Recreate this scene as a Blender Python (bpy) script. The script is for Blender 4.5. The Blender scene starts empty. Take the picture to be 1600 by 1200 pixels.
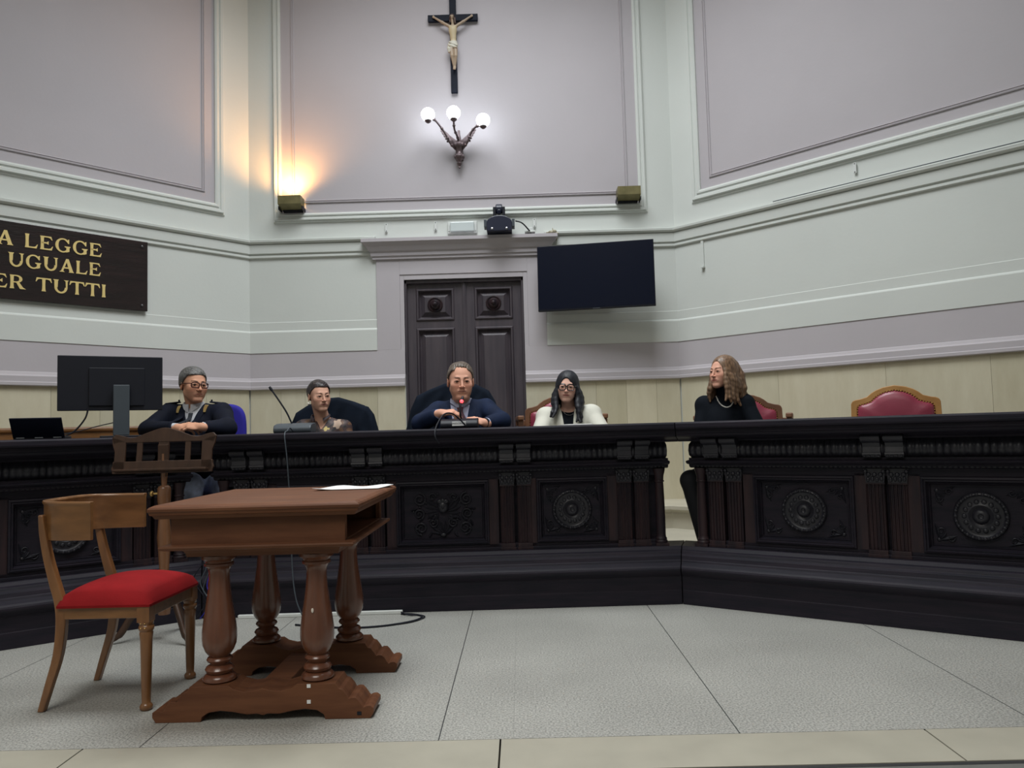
import bpy, math, random
import numpy as np
from mathutils import Vector, Matrix
random.seed(7); rng = np.random.default_rng(7)
SC = bpy.context.scene; COL = SC.collection
PI = math.pi
# ------------------------------------------------------------------ materials
MATS = {}
def mat(name, col, rough=0.5, metal=0.0, noise=0.0, nscale=8.0, bump=0.0, bscale=60.0, stretch=(1,1,1), emis=None, estr=0.0, spec=0.5, attr=False, coat=0.0, col2=None, sheen=0.0):
    m = bpy.data.materials.new(name); m.use_nodes = True
    nt = m.node_tree; b = nt.nodes['Principled BSDF']
    b.inputs['Base Color'].default_value = (*col, 1); b.inputs['Roughness'].default_value = rough
    b.inputs['Metallic'].default_value = metal; b.inputs['Specular IOR Level'].default_value = spec
    b.inputs['Coat Weight'].default_value = coat; b.inputs['Coat Roughness'].default_value = 0.25
    if sheen: b.inputs['Sheen Weight'].default_value = sheen
    tc = nt.nodes.new('ShaderNodeTexCoord'); mp = nt.nodes.new('ShaderNodeMapping'); mp.inputs['Scale'].default_value = stretch
    nt.links.new(tc.outputs['Object'], mp.inputs['Vector'])
    if attr:
        at = nt.nodes.new('ShaderNodeAttribute'); at.attribute_name = 'Col'
        nt.links.new(at.outputs['Color'], b.inputs['Base Color'])
    if noise or col2:
        n = nt.nodes.new('ShaderNodeTexNoise'); n.inputs['Scale'].default_value = nscale; n.inputs['Detail'].default_value = 5
        nt.links.new(mp.outputs['Vector'], n.inputs['Vector'])
        mx = nt.nodes.new('ShaderNodeMix'); mx.data_type = 'RGBA'
        c2 = col2 if col2 else tuple(min(1, c*(1+noise)) for c in col)
        c1 = col if col2 else tuple(c*(1-noise) for c in col)
        mx.inputs[6].default_value = (*c1, 1); mx.inputs[7].default_value = (*c2, 1)
        rp = nt.nodes.new('ShaderNodeMapRange'); rp.inputs[1].default_value = 0.32; rp.inputs[2].default_value = 0.68
        nt.links.new(n.outputs['Fac'], rp.inputs[0]); nt.links.new(rp.outputs[0], mx.inputs[0])
        if attr:
            mm = nt.nodes.new('ShaderNodeMix'); mm.data_type = 'RGBA'; mm.blend_type = 'MULTIPLY'; mm.inputs[0].default_value = 1
            nt.links.new(at.outputs['Color'], mm.inputs[6]); nt.links.new(mx.outputs[2], mm.inputs[7]); nt.links.new(mm.outputs[2], b.inputs['Base Color'])
        else: nt.links.new(mx.outputs[2], b.inputs['Base Color'])
    if bump:
        n2 = nt.nodes.new('ShaderNodeTexNoise'); n2.inputs['Scale'].default_value = bscale; n2.inputs['Detail'].default_value = 4
        nt.links.new(mp.outputs['Vector'], n2.inputs['Vector'])
        bp = nt.nodes.new('ShaderNodeBump'); bp.inputs['Strength'].default_value = bump; bp.inputs['Distance'].default_value = 0.01
        nt.links.new(n2.outputs['Fac'], bp.inputs['Height']); nt.links.new(bp.outputs['Normal'], b.inputs['Normal'])
    if emis:
        b.inputs['Emission Color'].default_value = (*emis, 1); b.inputs['Emission Strength'].default_value = estr
    MATS[name] = m; return m
def wood(name, c1, c2, rough=0.35, stretch=(1,12,12), nscale=3.0, coat=0.2, bump=0.08, spec=0.5):
    return mat(name, c1, rough, spec=spec, col2=c2, nscale=nscale, stretch=stretch, bump=bump, bscale=14, coat=coat)

M_white = mat('painted_plaster_white', (0.63,0.655,0.625), 0.75, noise=0.025, nscale=1.2, bump=0.05, bscale=40)
M_lilac = mat('painted_plaster_lilac', (0.475,0.443,0.468), 0.75, noise=0.025, nscale=1.5, bump=0.05, bscale=40)
M_ceil = mat('ceiling_paint', (0.75,0.75,0.73), 0.8)
M_bench = wood('ebonised_walnut', (0.0125,0.0125,0.0185), (0.022,0.0175,0.0255), 0.52, (1,9,9), 3.5, 0.0, 0.12, 0.15)
M_benchv = wood('ebonised_walnut_upright', (0.0140,0.0105,0.0150), (0.036,0.0195,0.0215), 0.46, (9,9,1), 3.5, 0.0, 0.12, 0.25)
M_carve = wood('ebonised_walnut_carved', (0.0135,0.0135,0.019), (0.021,0.020,0.027), 0.40, (1,1,1), 9, 0.0, 0.2, 0.4)
M_door = wood('dark_stained_door_wood', (0.046,0.038,0.049), (0.072,0.058,0.068), 0.45, (8,8,0.8), 3, 0.1, 0.1)
M_table = wood('mahogany', (0.098,0.038,0.019), (0.155,0.064,0.031), 0.48, (1.2,9,9), 3.2, 0.0, 0.05, 0.22)
M_tablev = wood('mahogany_turned', (0.105,0.038,0.020), (0.155,0.056,0.028), 0.27, (9,9,1.2), 2.6, 0.35, 0.03)
M_chair = wood('honey_walnut', (0.140,0.062,0.021), (0.235,0.110,0.040), 0.30, (2,9,9), 2.6, 0.3, 0.04)
M_chairv = wood('honey_walnut_upright', (0.135,0.058,0.02), (0.235,0.105,0.038), 0.30, (9,9,2), 2.6, 0.3, 0.04)
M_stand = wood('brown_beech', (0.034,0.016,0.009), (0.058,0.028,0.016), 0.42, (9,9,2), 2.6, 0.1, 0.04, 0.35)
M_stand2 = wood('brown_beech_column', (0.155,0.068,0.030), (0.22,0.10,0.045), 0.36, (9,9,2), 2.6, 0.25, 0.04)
M_velvet = mat('red_velvet', (0.22,0.008,0.010), 0.9, spec=0.15, noise=0.15, nscale=6, sheen=0.0, bump=0.1, bscale=200)
M_leather = mat('burgundy_leather', (0.25,0.033,0.062), 0.38, noise=0.1, nscale=8, bump=0.05, bscale=90)
M_oak = wood('golden_oak', (0.36,0.17,0.045), (0.5,0.26,0.085), 0.4, (4,4,4), 2, 0.2, 0.03)
M_walnut = wood('walnut_chair_frame', (0.13,0.055,0.028), (0.22,0.10,0.05), 0.4, (4,4,4), 2, 0.2, 0.03)
M_greywood = mat('worn_grey_wood', (0.27,0.24,0.17), 0.6, noise=0.15)
M_stud = mat('brass_stud', (0.5,0.33,0.12), 0.35, 0.9)
M_black = mat('black_plastic', (0.008,0.009,0.015), 0.5, spec=0.3)
M_screen = mat('screen_glass', (0.005,0.007,0.017), 0.18, spec=0.3)
M_navyplastic = mat('dark_navy_plastic', (0.012,0.015,0.035), 0.35)
M_greyplastic = mat('grey_blue_plastic', (0.05,0.062,0.075), 0.45)
M_whiteplastic = mat('white_plastic', (0.66,0.68,0.66), 0.5)
M_lens = mat('diffuser', (0.6,0.66,0.66), 0.25)
M_paper = mat('paper', (0.8,0.8,0.8), 0.7)
M_brass = mat('aged_brass', (0.24,0.21,0.10), 0.4, 0.6, noise=0.2, nscale=12)
M_bronze = mat('bronze', (0.13,0.095,0.10), 0.4, 0.5, noise=0.25, nscale=20)
M_gold = mat('gold_paint', (0.80,0.62,0.25), 0.4, 0.15)
M_sign = wood('sign_board_wood', (0.010,0.006,0.006), (0.022,0.011,0.011), 0.27, (1,1,12), 3, 0.2, 0.15)
M_cross = mat('blue_black_wood', (0.007,0.010,0.020), 0.6, noise=0.2, nscale=10, spec=0.15)
M_corpus = mat('painted_carving', (1,1,1), 0.5, attr=True)
M_globe = mat('lit_globe', (1,1,1), 0.3, emis=(0.86,0.94,1.0), estr=9)
M_warm = mat('lit_warm_lamp', (1,0.8,0.5), 0.3, emis=(1.0,0.62,0.22), estr=60)
M_red_led = mat('lit_red_ring', (1,0.1,0.1), 0.3, emis=(1.0,0.04,0.05), estr=4)
M_blue = mat('royal_blue_fabric', (0.018,0.012,0.30), 0.8, noise=0.06)
M_coat = mat('dark_navy_cloth', (0.006,0.010,0.019), 0.85, spec=0.12, noise=0.2, nscale=10, bump=0.15, bscale=25)
M_chrome = mat('chrome', (0.6,0.6,0.62), 0.2, 1.0)
M_screw = mat('screw_steel', (0.15,0.15,0.16), 0.35, 0.8)
M_tape = mat('old_plaster_lump', (0.40,0.37,0.27), 0.9, noise=0.3, nscale=60)

def marble_mat():
    m = mat('cream_marble_slabs', (0.40,0.365,0.255), 0.5, bump=0.0)
    nt = m.node_tree; b = nt.nodes['Principled BSDF']
    at = nt.nodes.new('ShaderNodeAttribute'); at.attribute_name = 'Col'
    tc = nt.nodes.new('ShaderNodeTexCoord'); mp = nt.nodes.new('ShaderNodeMapping'); mp.inputs['Scale'].default_value = (3.5,3.5,0.9)
    n = nt.nodes.new('ShaderNodeTexNoise'); n.inputs['Scale'].default_value = 2.2; n.inputs['Detail'].default_value = 8; n.inputs['Roughness'].default_value = 0.7
    mx = nt.nodes.new('ShaderNodeMix'); mx.data_type = 'RGBA'; mx.blend_type = 'MULTIPLY'; mx.inputs[0].default_value = 1
    cr = nt.nodes.new('ShaderNodeValToRGB'); cr.color_ramp.elements[0].position = 0.3; cr.color_ramp.elements[0].color = (0.86,0.84,0.80,1)
    cr.color_ramp.elements[1].position = 0.7; cr.color_ramp.elements[1].color = (1,1,1,1)
    nt.links.new(tc.outputs['Object'], mp.inputs['Vector']); nt.links.new(mp.outputs['Vector'], n.inputs['Vector'])
    nt.links.new(n.outputs['Fac'], cr.inputs['Fac']); nt.links.new(at.outputs['Color'], mx.inputs[6]); nt.links.new(cr.outputs['Color'], mx.inputs[7])
    nt.links.new(mx.outputs[2], b.inputs['Base Color']); return m
M_marble = marble_mat()
def terrazzo():
    m = mat('terrazzo', (0.3,0.3,0.28), 0.42)
    nt = m.node_tree; b = nt.nodes['Principled BSDF']; L = nt.links.new
    tc = nt.nodes.new('ShaderNodeTexCoord')
    n = nt.nodes.new('ShaderNodeTexNoise'); n.inputs['Scale'].default_value = 130; n.inputs['Detail'].default_value = 3
    L(tc.outputs['Object'], n.inputs['Vector'])
    cr = nt.nodes.new('ShaderNodeValToRGB'); e = cr.color_ramp.elements
    e[0].position = 0.36; e[0].color = (0.215,0.215,0.197,1); e[1].position = 0.62; e[1].color = (0.41,0.405,0.375,1)
    L(n.outputs['Fac'], cr.inputs['Fac'])
    n2 = nt.nodes.new('ShaderNodeTexNoise'); n2.inputs['Scale'].default_value = 1.3; n2.inputs['Detail'].default_value = 4
    L(tc.outputs['Object'], n2.inputs['Vector'])
    mr = nt.nodes.new('ShaderNodeMapRange'); mr.inputs[1].default_value = .3; mr.inputs[2].default_value = .7; mr.inputs[3].default_value = 0.86; mr.inputs[4].default_value = 1.08
    L(n2.outputs['Fac'], mr.inputs[0])
    mx = nt.nodes.new('ShaderNodeVectorMath'); mx.operation = 'SCALE'
    L(cr.outputs['Color'], mx.inputs[0]); L(mr.outputs[0], mx.inputs['Scale'])
    # thin joints every 1.04 m across the room
    sx = nt.nodes.new('ShaderNodeSeparateXYZ'); L(tc.outputs['Object'], sx.inputs[0])
    def m_(op, a, bv=None, cl=False):
        q = nt.nodes.new('ShaderNodeMath'); q.operation = op
        for i, v in enumerate((a, bv)):
            if v is None: continue
            if isinstance(v, (int, float)): q.inputs[i].default_value = v
            else: L(v, q.inputs[i])
        return q.outputs[0]
    mo = m_('FLOORED_MODULO', m_('ADD', sx.outputs[0], 0.315+0.52), 1.04)
    line = m_('LESS_THAN', m_('ABSOLUTE', m_('SUBTRACT', mo, 0.52)), 0.0022)
    mo2 = m_('FLOORED_MODULO', m_('ADD', sx.outputs[0], 0.315+0.52), 0.52)
    l2 = m_('MULTIPLY', m_('LESS_THAN', m_('ABSOLUTE', m_('SUBTRACT', mo2, 0.26)), 0.001), 0.25)
    fac = m_('MAXIMUM', line, l2)
    mm = nt.nodes.new('ShaderNodeMix'); mm.data_type = 'RGBA'; L(fac, mm.inputs[0]); L(mx.outputs[0], mm.inputs[6]); mm.inputs[7].default_value = (0.05,0.05,0.05,1)
    L(mm.outputs[2], b.inputs['Base Color'])
    return m
M_terr = terrazzo()
M_strip = mat('cream_marble_border', (0.345,0.325,0.265), 0.45, noise=0.06, nscale=5)
M_dkline = mat('dark_inlay', (0.03,0.03,0.032), 0.4)
M_greyfloor = mat('grey_stone_floor', (0.13,0.13,0.12), 0.45, noise=0.1)
M_platform = mat('pale_marble_platform', (0.50,0.47,0.38), 0.45, noise=0.07, nscale=4)

# ------------------------------------------------------------------ mesh builder
class MB:
    def __init__(s): s.v = []; s.f = []; s.c = None
    def add(s, vs, fs):
        n = len(s.v); s.v += [tuple(map(float, v)) for v in vs]; s.f += [tuple(i+n for i in f) for f in fs]; return s
    def box(s, x0, x1, y0, y1, z0, z1, M=None):
        vs = [(x0,y0,z0),(x1,y0,z0),(x1,y1,z0),(x0,y1,z0),(x0,y0,z1),(x1,y0,z1),(x1,y1,z1),(x0,y1,z1)]
        if M is not None: vs = [tuple(M @ Vector(v)) for v in vs]
        return s.add(vs, [(0,3,2,1),(4,5,6,7),(0,1,5,4),(1,2,6,5),(2,3,7,6),(3,0,4,7)])
    def prism(s, poly, a, b, axis='z', sa=0, sb=0):
        # poly: 2D points; axis x: (y,z); axis y: (x,z); axis z: (x,y). sa/sb shear of x ends by y (axis x only)
        n = len(poly)
        def P(p, t, sh=0):
            if axis == 'x': return (t+sh*p[0], p[0], p[1])
            if axis == 'y': return (p[0], t, p[1])
            return (p[0], p[1], t)
        vs = [P(p, a, sa) for p in poly]+[P(p, b, sb) for p in poly]
        fs = [tuple(range(n)), tuple(range(2*n-1, n-1, -1))]+[(i, n+i, n+(i+1)%n, (i+1)%n) for i in range(n)]
        return s.add(vs, fs)
    def lathe(s, prof, c=(0,0,0), seg=28, axis='z', cap=True):
        vs = []; fs = []
        for r, h in prof:
            for k in range(seg):
                a = 2*PI*k/seg; x, y = r*math.cos(a), r*math.sin(a)
                if axis == 'z': p = (c[0]+x, c[1]+y, c[2]+h)
                elif axis == 'y': p = (c[0]+x, c[1]+h, c[2]+y)
                else: p = (c[0]+h, c[1]+x, c[2]+y)
                vs.append(p)
        m = len(prof)
        for i in range(m-1):
            for k in range(seg):
                k2 = (k+1)%seg; fs.append((i*seg+k, i*seg+k2, (i+1)*seg+k2, (i+1)*seg+k))
        if cap: fs += [tuple(range(seg-1,-1,-1)), tuple((m-1)*seg+k for k in range(seg))]
        return s.add(vs, fs)
    def tube(s, pts, r, seg=8, cap=True, flat=None):
        pts = [Vector(p) for p in pts]; n = len(pts)
        rs = r if isinstance(r, (list, tuple)) else [r]*n
        vs = []; fs = []; prev = None
        for i, p in enumerate(pts):
            t = (pts[min(i+1, n-1)]-pts[max(i-1, 0)]).normalized()
            if prev is None:
                up = Vector((0,0,1)) if abs(t.z) < 0.9 else Vector((1,0,0)); u = t.cross(up).normalized()
            else:
                u = (prev-t*prev.dot(t)).normalized()
            prev = u; w = t.cross(u)
            for k in range(seg):
                a = 2*PI*k/seg; q = p+(u*math.cos(a)*(flat[0] if flat else 1)+w*math.sin(a)*(flat[1] if flat else 1))*rs[i]; vs.append(tuple(q))
        for i in range(n-1):
            for k in range(seg):
                k2 = (k+1)%seg; fs.append((i*seg+k, i*seg+k2, (i+1)*seg+k2, (i+1)*seg+k))
        if cap: fs += [tuple(range(seg-1,-1,-1)), tuple((n-1)*seg+k for k in range(seg))]
        return s.add(vs, fs)
    def ball(s, c, r, seg=12, rings=8):
        rx, ry, rz = r if isinstance(r, (list, tuple)) else (r,r,r)
        vs = []; fs = []
        for i in range(rings+1):
            t = PI*i/rings
            for k in range(seg):
                a = 2*PI*k/seg; vs.append((c[0]+rx*math.sin(t)*math.cos(a), c[1]+ry*math.sin(t)*math.sin(a), c[2]-rz*math.cos(t)))
        for i in range(rings):
            for k in range(seg):
                k2 = (k+1)%seg; fs.append((i*seg+k, i*seg+k2, (i+1)*seg+k2, (i+1)*seg+k))
        return s.add(vs, fs)
    def quad(s, a, b, c, d): return s.add([a,b,c,d], [(0,1,2,3)])
    def xf(s, M):
        s.v = [tuple(M @ Vector(v)) for v in s.v]; return s
    def build(s, name, m, parent=None, smooth=False, bevel=0.0, bseg=2, loc=None, rotz=0, doubles=True):
        me = bpy.data.meshes.new(name); me.from_pydata(s.v, [], s.f)
        me.validate(); me.update()
        import bmesh
        b = bmesh.new(); b.from_mesh(me)
        if doubles: bmesh.ops.remove_doubles(b, verts=b.verts, dist=1e-6)
        bmesh.ops.recalc_face_normals(b, faces=b.faces)
        b.to_mesh(me); b.free()
        if smooth: 
            me.polygons.foreach_set('use_smooth', [True]*len(me.polygons))
            try: me.set_sharp_from_angle(angle=math.radians(smooth if smooth is not True else 40))
            except Exception: pass
        me.materials.append(m)
        o = bpy.data.objects.new(name, me); COL.objects.link(o)
        if parent: o.parent = parent
        if loc: o.location = loc
        if rotz: o.rotation_euler = (0,0,rotz)
        if bevel:
            md = o.modifiers.new('bevel', 'BEVEL'); md.width = bevel; md.segments = bseg; md.limit_method = 'ANGLE'; md.angle_limit = math.radians(35)
        return o
def tag(o, label, cat, group=None, kind=None):
    o['label'] = label; o['category'] = cat
    if group: o['group'] = group
    if kind: o['kind'] = kind
    return o
def thing(name, label, cat, loc=(0,0,0), rotz=0, group=None):
    o = bpy.data.objects.new(name, None); COL.objects.link(o); o.location = loc; o.rotation_euler = (0,0,rotz); o.empty_display_size = 0.1
    return tag(o, label, cat, group)
def under(part, *kids):
    for k in kids: k.parent = part
    return part
def struct(name, mb, m, **k):
    o = mb.build(name, m, **k); o['kind'] = 'structure'; return o
def copy_tree(o, parent=None):
    c = o.copy(); COL.objects.link(c); c.parent = parent
    for ch in [x for x in bpy.data.objects if x.parent == o and x != c]: copy_tree(ch, c)
    return c
def bez(pts, n=16):
    # Catmull-Rom through points
    P = [Vector(p) for p in pts]; P = [P[0]*2-P[1]]+P+[P[-1]*2-P[-2]]; out = []
    for i in range(1, len(P)-2):
        for k in range(n):
            t = k/n; a, b, c, d = P[i-1], P[i], P[i+1], P[i+2]
            out.append(0.5*((2*b)+(c-a)*t+(2*a-5*b+4*c-d)*t*t+(3*b-a-3*c+d)*t**3))
    out.append(P[-2]); return out
# ------------------------------------------------------------------ the room
D = 6.67; XL = -2.344; XR = 1.393; TL = math.radians(46.9); TR = math.radians(44.6)
LW = 4.6; HC = 6.4
dL = Vector((-math.cos(TL), -math.sin(TL))); dR = Vector((math.cos(TR), -math.sin(TR)))
CL = Vector((XL, D)); CR = Vector((XR, D)); EL = CL+dL*LW; ER = CR+dR*LW
# wall frames: local (s, d, z): s along wall, d towards the room
def frameM(o, t, n): return Matrix(((t.x, n.x, 0, o.x), (t.y, n.y, 0, o.y), (0, 0, 1, 0), (0,0,0,1)))
FL_ = frameM(CL, dL, Vector((-dL.y, dL.x))*-1 if False else Vector((math.sin(TL), -math.cos(TL))))
FR_ = frameM(CR, dR, Vector((-math.sin(TR), -math.cos(TR))))
FC_ = frameM(Vector((0, D)), Vector((1,0)), Vector((0,-1)))
def wbox(mb, F, s0, s1, d0, d1, z0, z1): return mb.box(s0, s1, d0, d1, z0, z1, M=F)
# floor
struct('floor', MB().box(-7.5,7.5, 2.73,5.2, -0.2,0), M_terr)
fb = MB()
edges = [-5.9,-4.45,-3.0,-1.55,-0.10,1.355,2.81,4.26,5.7]
for a, b in zip(edges[:-1], edges[1:]): fb.box(a+0.003, b-0.003, 2.475, 2.728, -0.2, 0.001)
struct('trim_1', fb, M_strip, bevel=0.001)
struct('trim_2', MB().box(-7.5,7.5, 2.455,2.475,-0.2,-0.002).box(-7.5,7.5,2.728,2.7305,-0.2,0.0005).box(-7.5,7.5,2.40,2.415,-0.2,-0.0015), M_dkline)
struct('floor_lower', MB().box(-7.5,7.5,-6,2.455,-0.2,-0.003), M_greyfloor)
# raised platform behind the benches and the marble step along the wall
PZ = 0.262; SZ = 0.444
def wedge(y0, z0, z1, back=0.0):
    # plan polygon of the apse from the line y0 to the wall
    return None
pl = MB()
pl.prism([(-1.93,4.80),(0.95,4.85),(2.9,3.53),(5.0,2.11),(4.8,3.2),(1.45,6.62),(-2.35,6.62),(-5.6,3.2),(-5.6,1.95),(-3.3,3.82)], 0.0, PZ, 'z')
struct('floor_platform', pl, M_platform)
def sweep_wall(prof, name, m, s_end=LW, closed=True, smooth=False, bevel=0):
    # prof [(d, z)] swept along EL-CL-CR-ER with mitred corners
    nL = Vector((math.sin(TL), -math.cos(TL))); nC = Vector((0,-1)); nR = Vector((-math.sin(TR), -math.cos(TR)))
    def mit(n1, n2):
        b = (n1+n2); return b/ (b.dot(n1))
    stations = [(EL, nL), (CL, mit(nL, nC)), (CR, mit(nC, nR)), (ER, nR)]
    mb = MB(); n = len(prof); vs = []; fs = []
    for P, nn in stations:
        for d, z in prof: q = P+nn*d; vs.append((q.x, q.y, z))
    for i in range(3):
        for k in range(n-(0 if closed else 1)):
            k2 = (k+1)%n; fs.append((i*n+k, i*n+k2, (i+1)*n+k2, (i+1)*n+k))
    fs += [tuple(range(n)), tuple(3*n+k for k in range(n-1,-1,-1))]
    mb.add(vs, fs)
    return struct(name, mb, m, smooth=smooth, bevel=bevel)
# marble step
sweep_wall([(-0.05,PZ-0.01),(0.52,PZ-0.01),(0.52,SZ-0.05),(0.56,SZ-0.035),(0.56,SZ),(-0.05,SZ)], 'trim_3', M_platform, bevel=0.006)
# walls (plaster cores); back wall has a door recess
DX0, DX1, DZ = -0.987, 0.056, 2.407
wb = MB().box(XL-0.2, DX0, D, D+0.3, 0, HC).box(DX1, XR+0.2, D, D+0.3, 0, HC).box(DX0, DX1, D, D+0.3, DZ, HC)
struct('wall_back', wb, M_white, doubles=False)
struct('wall_left', wbox(MB(), FL_, -0.0, LW, -0.25, 0, 0, HC), M_white)
struct('wall_right', wbox(MB(), FR_, -0.0, LW, -0.25, 0, 0, HC), M_white)
# far side and rear walls of the hall
struct('wall_far_left', MB().box(EL.x-0.25, EL.x, -6, EL.y+0.05, -0.2, HC), M_white)
struct('wall_far_right', MB().box(ER.x, ER.x+0.25, -6, ER.y+0.05, -0.2, HC), M_white)
struct('wall_rear', MB().box(EL.x-0.25, ER.x+0.25, -6.25, -6, -0.2, HC), M_white)
struct('ceiling', MB().box(EL.x-0.25, ER.x+0.25, -6.25, D+0.3, HC, HC+0.2), M_ceil)
# lilac band with its moulding (dado cap)
SX0, SX1 = -1.227, 0.252        # door surround
def band_prof(d, z0, z1): return [(0,z0),(d,z0),(d,z1),(0,z1)]
nL = None
def sweep_split(prof, name, m, bevel=0):
    # as sweep_wall but leaving out the door opening on the back wall
    nLv = Vector((math.sin(TL), -math.cos(TL))); nC = Vector((0,-1)); nR = Vector((-math.sin(TR), -math.cos(TR)))
    def mit(n1, n2): b = n1+n2; return b/b.dot(n1)
    mb = MB(); n = len(prof)
    for st in ([(EL, nLv), (CL, mit(nLv, nC)), (Vector((DX0-0.0, D)), nC)], [(Vector((DX1+0.0, D)), nC), (CR, mit(nC, nR)), (ER, nR)]):
        vs = []; fs = []
        for P, nn in st:
            for d, z in prof: q = P+nn*d; vs.append((q.x, q.y, z))
        for i in range(2):
            for k in range(n): k2 = (k+1)%n; fs.append((i*n+k, i*n+k2, (i+1)*n+k2, (i+1)*n+k))
        fs += [tuple(range(n)), tuple(2*n+k for k in range(n-1,-1,-1))]
        mb.add(vs, fs)
    return struct(name, mb, m, bevel=bevel)
sweep_split([(0,1.474),(0.045,1.474),(0.05,1.480),(0.05,1.500),(0.042,1.505),(0.042,1.545),(0.03,1.556),(0.022,1.574),(0.016,1.578),(0.012,1.796),(0,1.796)], 'trim_4', M_lilac)
# recessed white line and lower border
def rail_prof(z0, z1, d): return [(0,z0),(d,z0),(d,z1),(0,z1)]
def sweep_side(prof, name, m):
    mb = MB(); n = len(prof)
    nLv = Vector((math.sin(TL), -math.cos(TL))); nC = Vector((0,-1)); nR = Vector((-math.sin(TR), -math.cos(TR)))
    def mit(n1, n2): b = n1+n2; return b/b.dot(n1)
    for st in ([(EL, nLv), (CL, mit(nLv, nC)), (Vector((SX0, D)), nC)], [(Vector((SX1, D)), nC), (CR, mit(nC, nR)), (ER, nR)]):
        vs = []; fs = []
        for P, nn in st:
            for d, z in prof: q = P+nn*d; vs.append((q.x, q.y, z))
        for i in range(2):
            for k in range(n): k2 = (k+1)%n; fs.append((i*n+k, i*n+k2, (i+1)*n+k2, (i+1)*n+k))
        fs += [tuple(range(n)), tuple(2*n+k for k in range(n-1,-1,-1))]
        mb.add(vs, fs)
    return struct(name, mb, m)
sweep_side([(0,1.796),(0.018,1.796),(0.018,1.975),(0.013,1.985),(0.005,1.992),(0.005,2.063),(0.002,2.067),(0,2.067)], 'trim_5', M_white)
# cornice
sweep_side([(0,2.630),(0.012,2.630),(0.02,2.637),(0.02,2.655),(0.012,2.660),(0.014,2.664),(0.03,2.672),(0.034,2.748),(0.024,2.752),(0.05,2.760),(0.058,2.768),(0.060,2.786),(0.04,2.790),(0.018,2.800),(0,2.802)], 'trim_6', M_white)
# marble dado slabs on each wall with colour per slab
def dado(name, F, s0, s1, z0, z1, w, cuts=None, seed=1):
    r = random.Random(seed); mb = MB(); cols = []
    xs = cuts if cuts else [s0+i*w for i in range(int((s1-s0)/w)+1)]+[s1]
    for a, b in zip(xs[:-1], xs[1:]):
        if b-a < 0.02: continue
        wbox(mb, F, a+0.0008, b-0.0008, -0.01, 0.02, z0, z1); k = r.uniform(-1,1); h = r.uniform(-1,1)
        cols.append((0.60*(1+0.09*k), 0.56*(1+0.09*k+0.012*h), 0.425*(1+0.11*k+0.05*h)))
    o = mb.build(name, M_marble, doubles=False); o['kind'] = 'structure'
    me = o.data; ca = me.color_attributes.new('Col', 'FLOAT_COLOR', 'POINT')
    # islands keep their order: 8 vertices per slab
    arr = np.ones((len(me.vertices), 4), np.float32)
    for i, c in enumerate(cols): arr[i*8:(i+1)*8, :3] = c
    ca.data.foreach_set('color', arr.ravel()); return o
dado('trim_7', FL_, 0.0, LW, SZ, 1.474, 0.36, cuts=[0.02,0.40,0.62,1.02,1.22,1.55,1.90,2.3,2.6,3.0,3.5,4.0,LW], seed=3)
dado('trim_8', FC_, XL, DX0, SZ, 1.474, 0.3, cuts=[XL+0.01,-2.07,-1.86,-1.56,-1.23,-0.99], seed=5)
dado('trim_9', FC_, DX1, XR, SZ, 1.474, 0.3, cuts=[0.056,0.42,0.66,0.92,1.18,XR-0.01], seed=8)
dado('trim_10', FR_, 0.0, LW, SZ, 1.474, 0.5, cuts=[0.02,0.9,1.7,2.35,3.2,4.1,LW], seed=11)
# door surround and pediment
sr = MB().box(SX0, DX0-0.036, D-0.0125, D, 1.794, 2.60).box(DX1+0.036, SX1, D-0.0125, D, 1.794, 2.60).box(DX0-0.036, DX1+0.036, D-0.0125, D, DZ+0.045, 2.60)
sr.box(DX0-0.036, DX0, D-0.006, D+0.02, 1.58, DZ+0.045).box(DX1, DX1+0.036, D-0.006, D+0.02, 1.58, DZ+0.045).box(DX0, DX1, D-0.006, D+0.02, DZ, DZ+0.045)
struct('trim_11', sr, M_lilac, bevel=0.002, doubles=False)
pd = MB()
pp = [(0,2.59),(0.030,2.59),(0.030,2.612),(0.042,2.618),(0.042,2.646),(0.050,2.652),(0.058,2.66),(0.078,2.695),(0.105,2.722),(0.112,2.728),(0.112,2.757),(0,2.765)]
# returns around the ends
def ring(d): return [(SX0-d, D), (SX0-d, D-d), (SX1+d, D-d), (SX1+d, D)]
vs = []; fs = []; n = len(pp)
for d, z in pp: vs += [(x, y, z) for x, y in ring(d)]
for i in range(n-1):
    for k in range(3): fs.append((i*4+k, i*4+k+1, (i+1)*4+k+1, (i+1)*4+k))
fs += [(0,1,2,3)[::-1], tuple((n-1)*4+k for k in range(4))]
pd.add(vs, fs); struct('trim_12', pd, M_lilac)
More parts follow.
